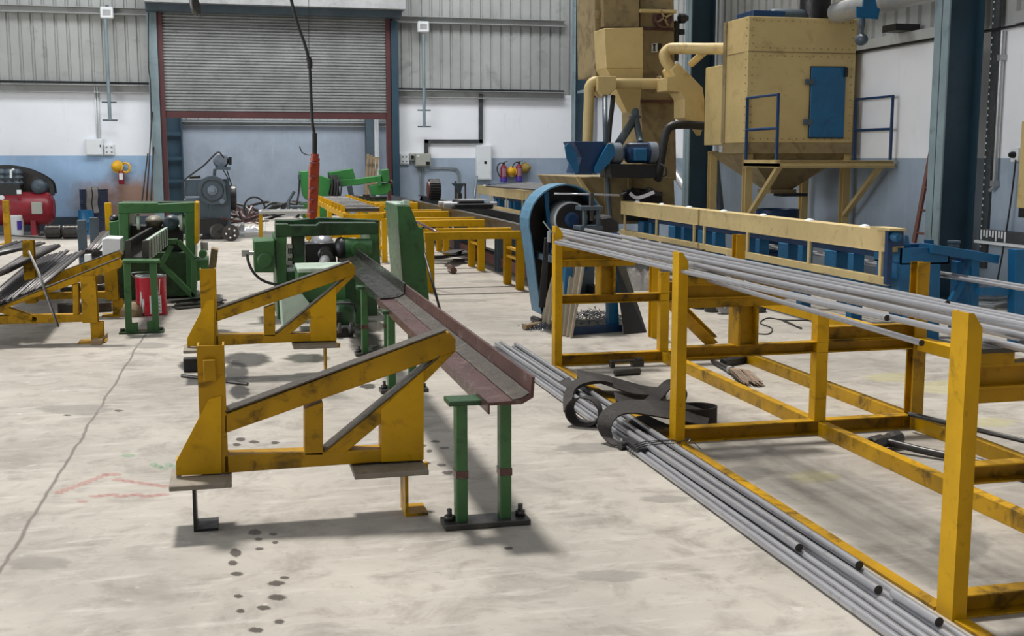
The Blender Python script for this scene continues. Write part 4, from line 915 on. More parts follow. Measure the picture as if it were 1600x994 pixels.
build('drive_belt', MB().bar(PY(354,264,Y+.3), PY(365,300,Y+.3), .02, .05, (0,1,0)).bar(PY(349,266,Y+.3), PY(358,282,Y+.3), .02, .05, (0,1,0)), M['rubber'], t)
build('power_cable', MB().pipe([PY(350,247,Y), PY(342,238,Y), PY(333,244,Y), PY(318,259,Y), PY(296,275,Y), PY(286,285,Y), PY(285,300,Y), PY(285,316,Y)], .018, 6), M['rubber'], t)
t = thing('cart_wheel', 'dark spoked-hole cart wheel standing on its axle right of the grey press', 'wheel')
c = PZ(361,377,0)+V((0,0,.155))
build('disc', MB().lathe(c+V((0,.05,0)), c-V((0,.03,0)), [(0,.14),(.01,.155),(.06,.155),(.065,.135),(.06,.12),(.06,.05),(.075,.04)], 28), M['dsteel'], t)
m = MB()
for a in (.6, 1.9, 3.3, 4.6, 5.7): q = c+V((math.cos(a)*.085,-.0295,math.sin(a)*.085)); m.lathe(q, q-V((0,.004,0)), [(0,.018),(.003,.017)], 10)
build('lightening_hole', m, M['sheet'], t)
q = c+V((-.24,.55,0)); build('axle', MB().tube(c, q, .02, 8), M['dsteel'], t); build('far_disc', MB().lathe(q+V((0,.03,0)), q-V((0,.03,0)), [(0,.14),(.01,.155),(.05,.155),(.06,.12)], 24), M['dsteel'], t)
t = thing('water_jug', 'clear plastic water jug standing behind the cart wheel', 'jug')
c = PZ(372,371,0); c.y += .3; build('jug_body', MB().lathe(c, c+V((0,0,.48)), [(0,.11),(.02,.13),(.1,.135),(.12,.125),(.14,.135),(.28,.135),(.36,.1),(.4,.035),(.46,.03)], 20), M['pet'], t); build('cap', MB().tube(c+V((0,0,.46)), c+V((0,0,.5)), .035, 12), M['white'], t)
c = PZ(412,362,0); t = thing('plastic_bottle', 'clear bottle standing behind the leg of the plain steel table', 'bottle'); build('bottle_body', MB().lathe(c, c+V((0,0,.3)), [(0,.045),(.2,.05),(.25,.03),(.3,.014)], 14), M['pet'], t); build('cap', MB().tube(c+V((0,0,.3)), c+V((0,0,.33)), .018, 10), M['blue'], t)
def heap(c0, c1, h, n=14):
    mb = MB(); vs = []; k = 9
    for i in range(n+1):
        for j in range(k+1):
            u, w_ = i/n, j/k; e = min(u, 1-u, w_, 1-w_)*4
            vs.append((c0.x+(c1.x-c0.x)*u, c0.y+(c1.y-c0.y)*w_, .004+h*min(1, e)*random.uniform(.35, 1)))
    return mb.add(vs, [(i*(k+1)+j, (i+1)*(k+1)+j, (i+1)*(k+1)+j+1, i*(k+1)+j+1) for i in range(n) for j in range(k)])
one('plastic_sheet', heap(PZ(312,372,0), PZ(346,362,0), .12), M['sheet'], 'crumpled white plastic sheet lying in front of the grey press', 'sheet')
one('plastic_sheet', heap(PZ(380,364,0), PZ(406,357,0), .1), M['sheet'], 'crumpled white plastic sheet lying left of the plain steel table', 'sheet')
m = MB()
for i in range(46):
    a = PZ(random.uniform(374,396), random.uniform(341,347), random.uniform(.05,.35)); d_ = V((random.uniform(-.5,.5), random.uniform(-.6,.6), random.uniform(-.1,.25))); a.z = max(.05, a.z)
    m.bar(a, a+d_, random.uniform(.02,.07), .03)
one('scrap_heap', m, M['rust'], 'heap of brown scrap strips behind the water jug', 'scrap', kind='stuff')
for j in range(7):
    c = PZ(390+j*13, 342+random.uniform(-3,3), 0); m = MB(); R = random.uniform(.28,.45); z0 = .04+random.uniform(0,.3)
    m.pipe([c+V((math.cos(a)*R*1.5, math.sin(a)*R, z0+.12*math.sin(a*2+j))) for a in [i*.7 for i in range(14)]], .035, 7, 3)
    one('hose_coil', m, M['rubber'], 'black hose loop in the tangled pile behind the plain steel table', 'hose', 'tangled black hoses')
one('hose_coil', MB().pipe([PZ(398,335,.35)+V((math.cos(a)*.22,0,.12+math.sin(a)*.25)) for a in [i*.6 for i in range(11)]], .02, 6, 3), M['rubber'], 'single hose loop standing up at the left of the hose pile', 'hose')
t = thing('steel_table', 'plain narrow steel table frame with worn yellow legs, right of the cart wheel', 'table')
Y = 21.7; a, b = PY(405,330,Y), PY(485,331,Y)
build('top_beam', MB().box(a.x, Y, a.z-.06, b.x, Y+.06, a.z).box(a.x, Y+.6, a.z-.06, b.x, Y+.66, a.z).box(a.x, Y+.06, a.z-.06, a.x+.05, Y+.6, a.z), M['galv'], t, bev=.003)
for x in (a.x, b.x-.05):
    for y in (Y, Y+.6): build('leg', MB().box(x, y, 0, x+.055, y+.055, a.z-.06), M['yellowd'], t, bev=.003)
# bandsaw
Y = 23.4
t = thing('bandsaw', 'large green horizontal bandsaw with raised bow at the right of the doorway', 'saw')
gs = M['greens']
build('drive_wheel_cover', MB().py(Y, [(468.5,268),(481,267),(501,274),(519,281),(512,310),(499,312),(478,312),(474,306),(468.5,278)], .45), gs, t, bev=.012)
build('top_cover', MB().py(Y+.1, [(514,269),(551,263),(556,279),(534,282),(516,280)], .4), gs, t, bev=.012)
bw = build('bow_beam', MB().py(Y+.05, [(530,281),(560,279),(590,275),(608,270),(609,281),(590,284),(560,289),(532,292)], .3), gs, t, bev=.01)
build('idler_wheel_cover', MB().py(Y, [(578,290),(610,286),(611,297),(604,304),(582,306)], .4), gs, t, bev=.012)
build('bow_end', MB().py(Y-.05, [(596,266),(607,264),(609,283),(597,285)], .5), gs, t, bev=.01)
build('blade_guide', MB().py(Y-.1, [(590,276),(595,275),(596,290),(591,291)], .1), gs, bw)
build('support_column', MB().py(Y+.15, [(514,270),(524,268),(530,290),(532,335),(516,335)], .3), M['black'], t, bev=.01)
m = MB()
for dx in (0, 5, 9, 14): m.pipe([PY(517+dx*.6,274,Y), PY(519+dx,290,Y-.1), PY(517+dx,310,Y-.12), PY(521+dx*.7,336,Y)], .02, 6)
build('hydraulic_hose', m, M['rubber'], t)
build('lift_cylinder', MB().bar(PY(546,291,Y+.1), PY(550,310,Y+.1), .1, .1, (0,1,0)), M['ggrey'], t)
build('saw_table', MB().py(Y, [(537,309),(604,309),(604,324),(537,325)], .6), gd, t, bev=.008)
build('base_cabinet', MB().py(Y-.05, [(474,318),(516,316),(516,342),(474,342)], .8).py(Y, [(560,324),(604,324),(604,346),(562,346)], .6), gs, t, bev=.008)
m = MB().tube(PY(540,306,Y-.1), PY(604,309,Y-.1), .025, 8).tube(PY(576,303,Y-.1), PY(590,318,Y-.1), .02, 8).box(*(PY(567,312,Y-.15)), *(PY(576,304,Y)))
build('vise_screw', m, M['dsteel'], t)
build('tension_handle', MB().ball(PY(611,288,Y+.1), .05, .06, .1, 12, 8), M['rust'], t)
build('switch_box', MB().py(Y, [(466,273),(470,273),(470,281),(466,281)], .15), M['ggrey'], t)
build('cable', MB().pipe([PY(468,281,Y), PY(467,300,Y), PY(464,318,Y-.1), PY(463,332,Y-.1)], .018, 6), M['rubber'], t)
one('hand_trolley', MB().rods([PY(460,299,23), PY(451,314,23), PY(451,331,23)], .03, 8).rods([PY(460,299,23.4), PY(451,314,23.4), PY(451,331,23.4)], .03, 8).rods([PY(451,323,23), PY(475,323,23)], .025, 8).rods([PY(451,314,23), PY(451,314,23.4)], .02, 6).box(*(PY(451,332,22.95)), *(PY(476,329,23.45))), M['ggrey'], 'grey bent tube trolley handle frame left of the bandsaw', 'trolley')
t = thing('wooden_pallet', 'weathered wooden pallet leaning upright in the doorway behind the bandsaw', 'pallet')
for i in range(4):
    a, b = PY(571+i*4.6, 304, 25.2), PY(575+i*5, 241+i*2, 25.5); build('slat', MB().bar(a, b, .055, .03, (0,1,0)), M['wood'], t)
for f in (.28, .95): a, b = PY(570+f*4,304-f*60,25.3), PY(590+f*3,304-f*60,25.3); build('cross_slat', MB().bar(a, b, .04, .05, (0,1,0)), M['wood'], t)
# yellow roller conveyor
t = thing('roller_conveyor', 'yellow roller conveyor feeding the bandsaw, behind the middle machine', 'conveyor')
xl, xr, y0, y1 = 1.62, 2.2, 17.2, 22.8
for x in (xl, xr): build('side_beam', MB().bar((x,y0,.70), (x,y1,.70), .05, .09), M['yellow'], t, bev=.004)
build('end_beam', MB().bar((xl,y0,.68), (xr,y0,.68), .06, .1), M['yellow'], t, bev=.004)
for y in (y0, 20, y1):
    for x in (xl, xr): build('leg', MB().box(x-.04, y-.04, 0, x+.04, y+.04, .66), M['yellow'], t, bev=.004)
    build('leg_tie', MB().bar((xl,y,.22), (xr,y,.22), .05, .06), M['yellow'], t)
for i in range(10):
    y = y0+.3+i*.58; ro = build('roller', MB().tube((xl+.03,y,.78), (xr-.03,y,.78), .035, 12), M['dsteel'], t)
    for xx in (xl, xr): build('bearing_block', MB().box(xx-.03,y-.05,.74,xx+.03,y+.05,.84), M['yellow'], ro)
# ================================================================ BACK RIGHT WALL
t, a, b = wallbox('switch_plate', (625,240,638.5,257), .06, 'white', 'white socket plate nearest the shutter on the right back wall', 'socket')
m = MB()
for i in range(2):
    for j in range(2): m.tube((a.x+.06+i*.08, YB-.074, a.z+.07+j*.1), (a.x+.06+i*.08, YB-.078, a.z+.07+j*.1), .02, 10)
build('socket_holes', m, M['cable'], t)
t, a, b = wallbox('isolator', (639.5,240,647,251), .09, 'box', 'small round knob isolator between socket plate and grey switch box', 'switch')
c = (a+b)/2; build('knob', MB().lathe((c.x,YB-.1,c.z),(c.x,YB-.15,c.z),[(0,.04),(.04,.035)],14), M['ink'], t)
t, a, b = wallbox('switch_box', (648,240,671.5,259.5), .16, 'box', 'beige grey switch box on the right back wall below the dark tray', 'switchboard')
build('nameplate', MB().box(b.x-.12, YB-.178, a.z+.02, b.x-.03, YB-.172, a.z+.1), M['ink'], t); build('warning_dot', MB().box(a.x+.04, YB-.178, b.z-.07, a.x+.08, YB-.172, b.z-.03), M['white'], t)
t, a, b = wallbox('panel_board', (743,227,766,281), .14, 'white', 'tall white panel board with black latch on the right back wall', 'switchboard')
c = (a+b)/2; build('latch', MB().box(c.x+.0, YB-.16, c.z-.03, c.x+.06, YB-.15, c.z+.03), M['ink'], t)
def ptray(pts, w, label):
    m = MB(); P = [PY(*p, YB-.04) for p in pts]
    for a, b in zip(P, P[1:]):
        d_ = (b-a).normalized()*w/2; m.bar(a-d_, b+d_, .07, w, (0,0,1) if abs(d_.x) > abs(d_.z) else (1,0,0))
    return one('cable_tray', m, M['tray'], label, 'cable tray')
ptray([(751,150),(751,221),(666,221),(666,239)], .085, 'dark stepped cable tray on the white right back wall')
t = thing('conduit_run', 'grey conduits dropping from the beige switch box and bending right', 'conduit')
for pts in ([(655,260),(657,275),(657,318)], [(660,260),(661,275),(661,318)], [(644,252),(655,270),(656,285)], [(671,262),(708,262),(715,266),(718,275),(718,318)], [(671,264),(706,264.5),(713,268),(716,276),(716,318)]):
    build('conduit', MB().pipe([PY(*p, YB-.03) for p in pts], .014, 6, 6), M['cable'], t)
one('leaning_rod', MB().tube(PY(740,318,21), PY(745,276,22), .025, 8), M['ggrey'], 'grey bar standing at a slant behind the bench carriage', 'rod')
# ================================================================ DRAW BENCH AND YELLOW TABLES
t = thing('draw_bench', 'long dark channel draw bench running to the back wall beside the yellow tables', 'bench')
for x in (3.46, 4.05): build('bed_channel', MB().chan((x,12.0,.64), (x,25.4,.64), .09 if x < 4 else -.09, .2, .014), M['dsteel'], t)
build('bed_plate', MB().box(3.5, 12.0, .58, 4.02, 25.4, .6), M['black'], t)
for y in (12.6, 15.4, 18.4, 21.4, 24.4):
    build('bed_leg', MB().hsec((3.75,y,0), (3.75,y,.56), .5, .16, .014, (0,1,0)), M['ggrey'], t)
build('floor_rail', MB().box(3.55, 12.2, .06, 3.62, 25, .2), M['maroon'], t); build('floor_rail', MB().box(3.9, 12.2, .02, 4.0, 25, .12), M['black'], t)
t = thing('bench_carriage', 'dark carriage block with shiny rollers riding on the draw bench', 'carriage')
a = PY(720,326,18.6); x = 3.76
build('block', MB().box(x-.3, 18.2, .745, x+.34, 19.0, .82).box(x-.2, 18.35, .82, x+.22, 18.9, .87), M['black'], t, bev=.01)
for y in (18.3, 18.75): build('roller', MB().tube((x-.46,y,.80), (x-.24,y,.80), .05, 12), M['steel'], t)
build('roller', MB().tube((x+.34,18.5,.80), (x+.46,18.5,.80), .045, 12), M['steel'], t)
build('top_plate', MB().box(x-.15, 18.4, .87, x+.3, 18.9, .88), M['steel'], t)
t = thing('oil_pot_stand', 'dark cup on a rod stand on the draw bench behind the carriage', 'stand')
c = PY(717,318,20.6); build('cup', MB().lathe((c.x,c.y,.90), (c.x,c.y,1.1), [(0,.03),(.12,.06),(.2,.14)], 14), M['ggrey'], t); build('rod', MB().tube((c.x-.06,c.y,.745), (c.x-.06,c.y,1.14), .02, 8).tube((c.x+.12,c.y,.745), (c.x+.12,c.y,1.1), .016, 8).box(c.x-.16,c.y-.1,.745,c.x+.18,c.y+.1,.78).tube((c.x,c.y,.78),(c.x,c.y,.92),.06,10), M['dsteel'], t)
t = thing('gear_wheel', 'dark toothed gear wheel with red side standing on the draw bench', 'gear')
c = V((3.72, 21.6, .745+.21)); m = MB().lathe(c-V((.1,0,0)), c+V((.1,0,0)), [(0,.1),(.001,.185),(.2,.185),(.201,.1)], 26)
build('rim', m, M['black'], t); m = MB()
for i in range(26): a = i*2*math.pi/26; m.bar(c+V((-.1,math.cos(a)*.19,math.sin(a)*.19)), c+V((.1,math.cos(a)*.19,math.sin(a)*.19)), .024, .03, (0,math.cos(a),math.sin(a)))
build('teeth', m, M['dsteel'], t); build('side_disc', MB().lathe(c-V((.125,0,0)), c-V((.1,0,0)), [(0,.16),(.025,.165)], 26), M['maroon'], t)
def ytable(x0, x1, y0, y1, z, label):
    t = thing('receiving_table', label, 'table', 'yellow receiving tables')
    for y in (y0, y1):
        build('cross_beam', MB().box(x0-.02, y-.04, z-.09, x1, y+.04, z), M['yellow'], t, bev=.004)
        for x in (x0, x1-.09): build('leg', MB().chan((x+.045, y, 0), (x+.045, y, z-.09), .09, .08, .01, (0,1,0)), M['yellow'], t)
    for zz in (.36, .46): build('rung', MB().box(x1-.07, y0+.04, zz-.015, x1-.02, y1-.04, zz+.015), M['yellow'], t)
ytable(2.17, 3.34, 13.2, 13.85, .70, 'nearest yellow receiving table beside the tall green cabinet')
ytable(2.2, 3.38, 15.6, 16.25, .71, 'second yellow receiving table, counted from the tall green cabinet')
ytable(2.2, 3.4, 18.4, 19.05, .70, 'third yellow receiving table, before the bench carriage')
ytable(2.3, 3.4, 21.6, 22.2, .72, 'farthest yellow receiving table, beside the red gear wheel')
one('round_bar', MB().tube(PY(652,347,14), PY(693,368,13.3), .018, 8), M['rust'], 'rusty bar lying slanted across the nearest yellow receiving table', 'bar')
one('round_bar', MB().tube(PZ(703,418,.045), PZ(709,423,.045), .045, 12), M['rust'], 'short thick brown bar piece on the floor under the receiving tables', 'bar')
m = MB()
for i in range(4):
    m.strap([PZ(676,403-i,.02+i*.03), PZ(700,402-i,.025+i*.03), PZ(716,400,.05+i*.02), PZ(721,395,.1+i*.02), PZ(716,391,.14+i*.015), PZ(700,396,.16+i*.01)], .18, .012, 5)
one('rubber_belt', m, M['rubber'], 'folded black rubber belt on the floor under the second receiving table', 'belt')
# ================================================================ CREAM GUARDED CONVEYOR (right)
XG = 5.3
def guard(y0, y1, label, ups, z0=.77, z1=.945):
    t = thing('conveyor_guard', label, 'guard')
    build('cover_box', MB().box(XG, y0, z0, XG+.012, y1, z1).box(XG, y0, z1, XG+.16, y1, z1+.01).box(XG+.15, y0, z0, XG+.16, y1, z1).box(XG, y0, z0, XG+.16, y0+.01, z1), M['creamg'], t, bev=.002)
    build('lower_rail', MB().box(XG, y0, .49, XG+.05, y1, .56), M['creamg'], t, bev=.003)
    for y in ups: build('upright', MB().box(XG, y-.02, .56, XG+.02, y+.02, z0), M['creamg'], t)
    n = max(2, int((y1-y0)/.8))
    for i in range(n): y = y0+(i+.5)*(y1-y0)/n; build('top_bolt', MB().ball((XG+.08, y, z1+.01), .04, .05, .022, 10, 6), M['white'], t)
    return t
ya, yb_, yc_ = PX(1387,361,XG).y, PX(1092,328,XG).y, PX(970,317,XG).y
guard(ya, yb_-.03, 'nearer cream guard section of the blue conveyor, in front of the dust collector', [ya+.1, ya+1.35, ya+2.7, yb_-.15])
guard(yb_+.03, yc_, 'middle cream guard section, ending at the shot blasting machine', [yb_+.15, yb_+1.4, yc_-.15])
guard(17.9, 20.9, 'cream guard section just beyond the blue belt guard', [18.2, 19.5, 20.7]); guard(20.96, 25.2, 'farthest cream guard section, below the fire extinguishers', [21.1, 22.4, 23.8, 25.0])
def bframe(y0, y1, ys, label):
    t = thing('blue_conveyor', label, 'conveyor'); x = XG+.42
    build('long_beam', MB().box(x-.05, y0, .66, x+.05, y1, .76), M['blued'], t, bev=.004); build('long_beam', MB().box(x+.43, y0, .66, x+.5, y1, .76), M['blued'], t, bev=.004)
    for y in ys:
        for xx in (x, x+.46): build('leg', MB().box(xx-.06, y-.05, 0, xx+.06, y+.05, .66), M['blue'], t, bev=.004)
        build('tie', MB().box(x, y-.03, .2, x+.46, y+.03, .27), M['blued'], t)
        build('roller', MB().tube((x+.06,y+.2,.74), (x+.42,y+.2,.70), .055, 12), M['dsteel'], t)
        build('motor_box', MB().box(x-.06, y+.28, .4, x+.12, y+.5, .66), M['blue'], t, bev=.01)
    return t
bframe(ya+.05, yc_-.1, [ya+.25, ya+1.2, ya+2.2, ya+3.2, ya+4.4, ya+5.4, ya+6.6], 'blue roller conveyor frame behind the nearer cream guards')
bframe(17.9, 25.2, [18.4, 19.6, 20.8, 22, 23.2, 24.6], 'blue roller conveyor frame behind the far cream guards')
for i, (x, z) in enumerate(((5.88,.555),(5.97,.56))):
    a, b = PX(1120,372,x).y, 4.5
    one('round_bar', MB().tube((x, 12.4, z), (x, 4.6, z), .017, 10), M['steel'], ['nearer of two bright bars running low behind the cream guards to the right edge','farther of two bright bars running low behind the cream guards to the right edge'][i], 'bar')
one('round_bar', MB().tube((5.2, ya+.0, .46), (5.2, ya+1.0, .46), .028, 12).tube((5.2,ya-.01,.46),(5.2,ya+.04,.46),.034,12), M['dsteel'], 'grey tube with brown end under the near end of the cream guard', 'bar')
one('round_bar', MB().tube((5.2, yb_-.4, .49), (5.2, yb_+.9, .49), .03, 12), M['dsteel'], 'dark tube lying along the foot of the middle cream guard section', 'bar')
# end drive and blue bracket
Y = 8.55
t = thing('end_drive', 'blue end drive with round pulley closing the near end of the cream guard', 'drive')
build('side_plate', MB().py(Y-.02, [(1388,358),(1412,358),(1413,384),(1395,386),(1393,445),(1385,445)], .05), M['blued'], t, bev=.003)
c = PY(1396,370,Y-.03); build('pulley', MB().lathe(c, c-V((0,.08,0)), [(0,.035),(.02,.04),(.06,.04),(.08,.025)], 20), M['blue'], t)
build('cover', MB().py(Y-.1, [(1390,357),(1416,357),(1416,361),(1390,361)], .3), M['creamg'], t)
build('gearbox', MB().py(Y+.05, [(1405,366),(1420,368),(1422,384),(1405,384)], .25), M['blue'], t, bev=.006)
t = thing('blue_bracket', 'blue steel trestle with open bin and diagonal brace, right of the cream guard', 'trestle')
bl = M['blue']
a, b = PY(1408,388,Y), PY(1483,412,Y)
m = MB().box(a.x, Y, b.z, b.x, Y+.012, a.z).box(a.x, Y+.4, b.z, b.x, Y+.412, a.z).box(a.x, Y, b.z, a.x+.012, Y+.4, a.z).box(b.x-.012, Y, b.z, b.x, Y+.4, a.z).box(a.x, Y, b.z, b.x, Y+.4, b.z+.012)
build('bin', m, bl, t)
build('leg', MB().py(Y, [(1405,412),(1428,412),(1428,470),(1405,470)], .12), bl, t, bev=.004)
for q in ([(1449,411),(1470,412),(1470,485),(1449,485)], [(1519,402),(1531,402),(1529,520),(1519,520)]):
    P = [PY(*p, Y) for p in q]; P[2].z = P[3].z = 0; build('leg', MB().pris(P, (0,.1,0)), bl, t, bev=.004)
a, b = PY(1452,388,Y), PY(1557,405,Y); build('beam', MB().bar(a+V((0,.06,0)), b+V((0,.06,0)), .2, .075), bl, t, bev=.004)
build('brace', MB().bar(PY(1482,478,Y+.05), PY(1522,408,Y+.05), .05, .05, (0,1,0)), bl, t, bev=.003)
build('riser', MB().py(Y+.3, [(1450,375),(1459,375),(1459,388),(1450,388)], .06), bl, t)
c = PY(1490,386,Y+.15); build('knob', MB().lathe(c-V((0,0,.02)), c+V((0,0,.07)), [(0,.045),(.03,.05),(.05,.04),(.055,.055),(.075,.055)], 16), M['ggrey'], t)
t = thing('blue_post', 'blue upright with cross beam at the right edge of the photo', 'post')
P = [PY(*p, 8.35) for p in ((1587,390),(1603,390),(1603,500),(1587,500))]; P[2].z = P[3].z = 0; build('upright', MB().pris(P, (0,.1,0)), bl, t, bev=.004)
build('cross_beam', MB().py(8.4, [(1531,451),(1590,446),(1590,462),(1531,462)], .06), bl, t, bev=.003)
# ================================================================ BLUE BELT DRIVE MACHINE
Y = 10.35
t = thing('pointing_machine', 'blue belt driven pointing machine with tear shaped guard, behind the rack far end', 'machine')
c = PY(884,348,Y); R = .36; A = [math.radians(x) for x in range(-18, 199, 12)]
out = [c+V((math.cos(a)*R, 0, math.sin(a)*R)) for a in A]+[PY(838,440,Y), PY(846,492,Y), PY(858,492,Y), PY(920,420,Y)]
gdm = build('belt_guard', MB().pris([v+V((0,.34,0)) for v in out], (0,.015,0)), M['black'], t)
o = out; n = len(o); ctr = c+V((0,0,-.25)); m = MB(); inn = [v+(ctr-v).normalized()*.014 for v in o]
vs = o+inn+[v+V((0,.34,0)) for v in o]+[v+V((0,.34,0)) for v in inn]
m.add(vs, [(i,(i+1)%n,n+(i+1)%n,n+i) for i in range(n)]+[(i,2*n+i,2*n+(i+1)%n,(i+1)%n) for i in range(n)]+[(n+i,n+(i+1)%n,3*n+(i+1)%n,3*n+i) for i in range(n)]+[(2*n+i,3*n+i,3*n+(i+1)%n,2*n+(i+1)%n) for i in range(n)])
build('guard_rim', m, M['bluel'], gdm)
build('guard_strut', MB().py(Y+.1, [(850,300),(858,300),(858,328),(868,360),(866,380),(855,350)], .04), bl, gdm)
c = PY(892,343,Y-.05); pu = build('flywheel', MB().lathe(c+V((0,.3,0)), c-V((0,.02,0)), [(0,.13),(.01,.165),(.30,.165),(.31,.15)], 32), M['galv'], t)
build('face_disc', MB().lathe(c-V((0,.005,0)), c-V((0,.03,0)), [(0,.148),(.02,.148)], 28), M['black'], pu)
build('hub', MB().lathe(c+V((0,.03,0)), c-V((0,.06,0)), [(0,.07),(.07,.07),(.08,.045),(.09,.045)], 20), M['blued'], pu)
build('guide_column', MB().tube(PY(913.5,354,Y-.35), PY(913.5,327,Y-.35), .024, 12), M['ggrey'], t); build('guide_column', MB().tube(PY(934,354,Y-.35), PY(934,327,Y-.35), .018, 12), M['ggrey'], t)
a, b = PY(906,329,Y-.4), PY(942,322,Y-.4); build('press_head', MB().box(a.x, Y-.42, a.z, b.x, Y-.26, b.z), M['ggrey'], t, bev=.004)
a, b = PY(905,360,Y-.4), PY(941,353,Y-.4); build('press_foot', MB().box(a.x, Y-.42, a.z, b.x, Y-.2, b.z), M['ggrey'], t, bev=.004)
build('screw', MB().tube(PY(924,345,Y-.34), PY(924,301,Y-.34), .024, 12), M['dsteel'], t); build('screw_handle', MB().tube(PY(866,302.5,Y-.34), PY(968,305,Y-.34), .009, 8), M['steel'], t)
build('gear_case', MB().py(Y-.3, [(936,340),(955,337),(968,345),(968,364),(938,364)], .35), M['black'], t, bev=.02)
P = [PY(*p, Y) for p in ((868,362),(968,364),(985,400),(860,400))]; build('head_body', MB().pris(P, (0,.5,0)), M['blued'], t, bev=.01)
for q in ([(884,400),(896,400),(892,512),(878,512)], [(950,400),(962,400),(968,512),(952,512)]): build('leg', MB().pris([PY(*p, Y-.55) for p in q], (0,.1,0)), bl, t, bev=.004)
for q in ([(880,400),(892,400),(866,470),(855,470)], [(940,400),(950,400),(975,470),(962,470)]): build('leg', MB().pris([PY(*p, Y+.45) for p in q], (0,.08,0)), M['blued'], t)
build('base_bar', MB().bar(PZ(886,518,.03), PZ(968,512,.03), .1, .06), M['blued'], t, bev=.004); build('cross_plate', MB().py(Y-.5, [(866,403),(975,404),(975,413),(864,412)], .7), M['ggrey'], t, bev=.003)
def csheet(name, A_, B_, C_, D_, mat, label, waves, amp=.02):   # A top-left B top-right C bottom-right D bottom-left
    n = waves*8; vs = []; nr = (B_-A_).cross(D_-A_).normalized()
    for off in (0, .006):
        for i in range(n+1):
            u = i/n; d = nr*(amp*math.sin(u*waves*2*math.pi)+off)
            vs += [A_.lerp(B_, u)+d, D_.lerp(C_, u)+d]
    k = 2*(n+1); fs = []
    for i in range(n):
        fs += [(2*i,2*i+1,2*i+3,2*i+2), (k+2*i,k+2*i+2,k+2*i+3,k+2*i+1), (2*i,2*i+2,k+2*i+2,k+2*i), (2*i+1,k+2*i+1,k+2*i+3,2*i+3)]
    fs += [(0,k,k+1,1), (2*n,2*n+1,k+2*n+1,k+2*n)]
    return one(name, MB().add(vs, fs, True), mat, label, 'sheet')
csheet('roofing_sheet', PY(878,405,9.95), PY(914,413,9.75), PZ(894,528,.005), PZ(871,521,.005), M['asb'], 'pale corrugated cement sheet leaning in front of the blue pointing machine', 4)
csheet('roofing_sheet', PY(862,432,10.15), PY(870,434,10.05), PZ(858,512,.005), PZ(843,506,.005), M['asb'], 'narrow corrugated cement sheet leaning left of the wider one', 2)
a = [PY(957,402,9.9), PY(970,404,10.3), PZ(1009,519,.005), PZ(978,519,.005)]
one('leaning_board', MB().pris([PY(958,402,9.9), PZ(975,522,.005), PZ(1009,519,.005), PY(972,404,10.25)], (.02,.03,0)), M['black'], 'dark board leaning on the right side of the blue pointing machine', 'board')
def swarf(c0, c1, n, h, label):
    m = MB()
    for i in range(n):
        u = random.gauss(0,.4); w_ = random.gauss(0,.4); p = V(((c0.x+c1.x)/2+(c1.x-c0.x)/2*u, (c0.y+c1.y)/2+(c1.y-c0.y)/2*w_, 0)); p.z = .006+h*max(0, 1-math.hypot(u, w_))*random.random()
        d_ = V((random.uniform(-1,1), random.uniform(-1,1), random.uniform(-.3,.6))).normalized()*random.uniform(.012,.035); m.bar(p, p+d_, .008, .003)
    return one('swarf_pile', m, M['swarf'], label, 'swarf', kind='stuff')
swarf(PZ(905,516,0), PZ(955,488,0), 700, .12, 'heap of shiny steel swarf between the legs of the blue machine'); swarf(PZ(828,520,0), PZ(862,506,0), 400, .05, 'scattered bright swarf on the floor beside the leaning sheets')
p = PZ(819,511,.03); one('pipe_offcut', MB().tube(p, PZ(844,507,.03), .028, 12), M['wood'], 'short brown pipe on the floor left of the swarf', 'offcut')
one('pipe_offcut', MB().tube(PZ(833,498,.03)+V((0,0,.0)), PZ(846,503,.03), .03, 12), M['dsteel'], 'stubby dark round foot piece at the bottom of the belt guard', 'offcut')
m = MB()
for i in range(6): m.pipe([PY(852+i*.9,372,9.9+.05*i), PY(850+i,400,9.95), PY(846+i*1.5,440,10.0), PY(843+i*1.5,480,10.05)], .01, 5)
one('cable_bunch', m, M['rubber'], 'bunch of dark cables hanging down behind the far left rack post', 'cable')
# dark cloth and bits behind the rack end
one('work_rag', heap(PZ(985,455,0), PZ(1012,440,0), .22), M['rag'], 'grey crumpled rag on the floor right of the blue pointing machine', 'rag')
# ================================================================ SHOT BLASTING MACHINE
t = thing('shot_blaster', 'tall cream shot blasting tower with hopper, ducts and elevator, back right', 'machine')
cr, cd = M['cream'], M['creamd']
build('blast_cabin', MB().py(15.7, [(901,276),(1053,277),(1056,350),(940,350),(928,322)], 2.2), cd, t, bev=.01)
a, b = PY(901,276,15.65), PY(1053,277,15.65)
build('cabin_rib', MB().py(15.66, [(945,278),(949,278),(949,345),(945,345)], .04), cd, t); build('cabin_rib', MB().py(15.66, [(982,278),(986,278),(986,345),(982,345)], .04), cd, t)
build('cabin_gusset', MB().py(15.62, [(900,276),(905,276),(938,322),(940,350),(928,322)], .05), cr, t)
build('cabin_opening', MB().py(15.64, [(975,298),(1035,300),(1035,345),(975,345)], .05), M['black'], t)
el = build('elevator_column', MB().py(16.7, [(999,-60),(1052,-60),(1057,282),(1003,282)], .9), cd, t, bev=.01)
build('column_flange', MB().py(16.66, [(1001,156),(1057,156),(1057,160),(1001,160)], 1.0), M['rust'], el)
build('column_flange', MB().py(16.66, [(999,42),(1055,44),(1055,48),(999,46)], 1.0), M['rust'], el)
tw = build('separator_column', MB().py(16.75, [(928,-60),(999,-60),(999,120),(930,119)], .9), cd, t, bev=.01)
for y in (22.5, 103): c = PY(935,y,16.75); build('round_cover', MB().lathe(c+V((0,.02,0)), c-V((0,.04,0)), [(0,.075),(.04,.075),(.05,.05),(.06,.02)], 18), cd, tw)
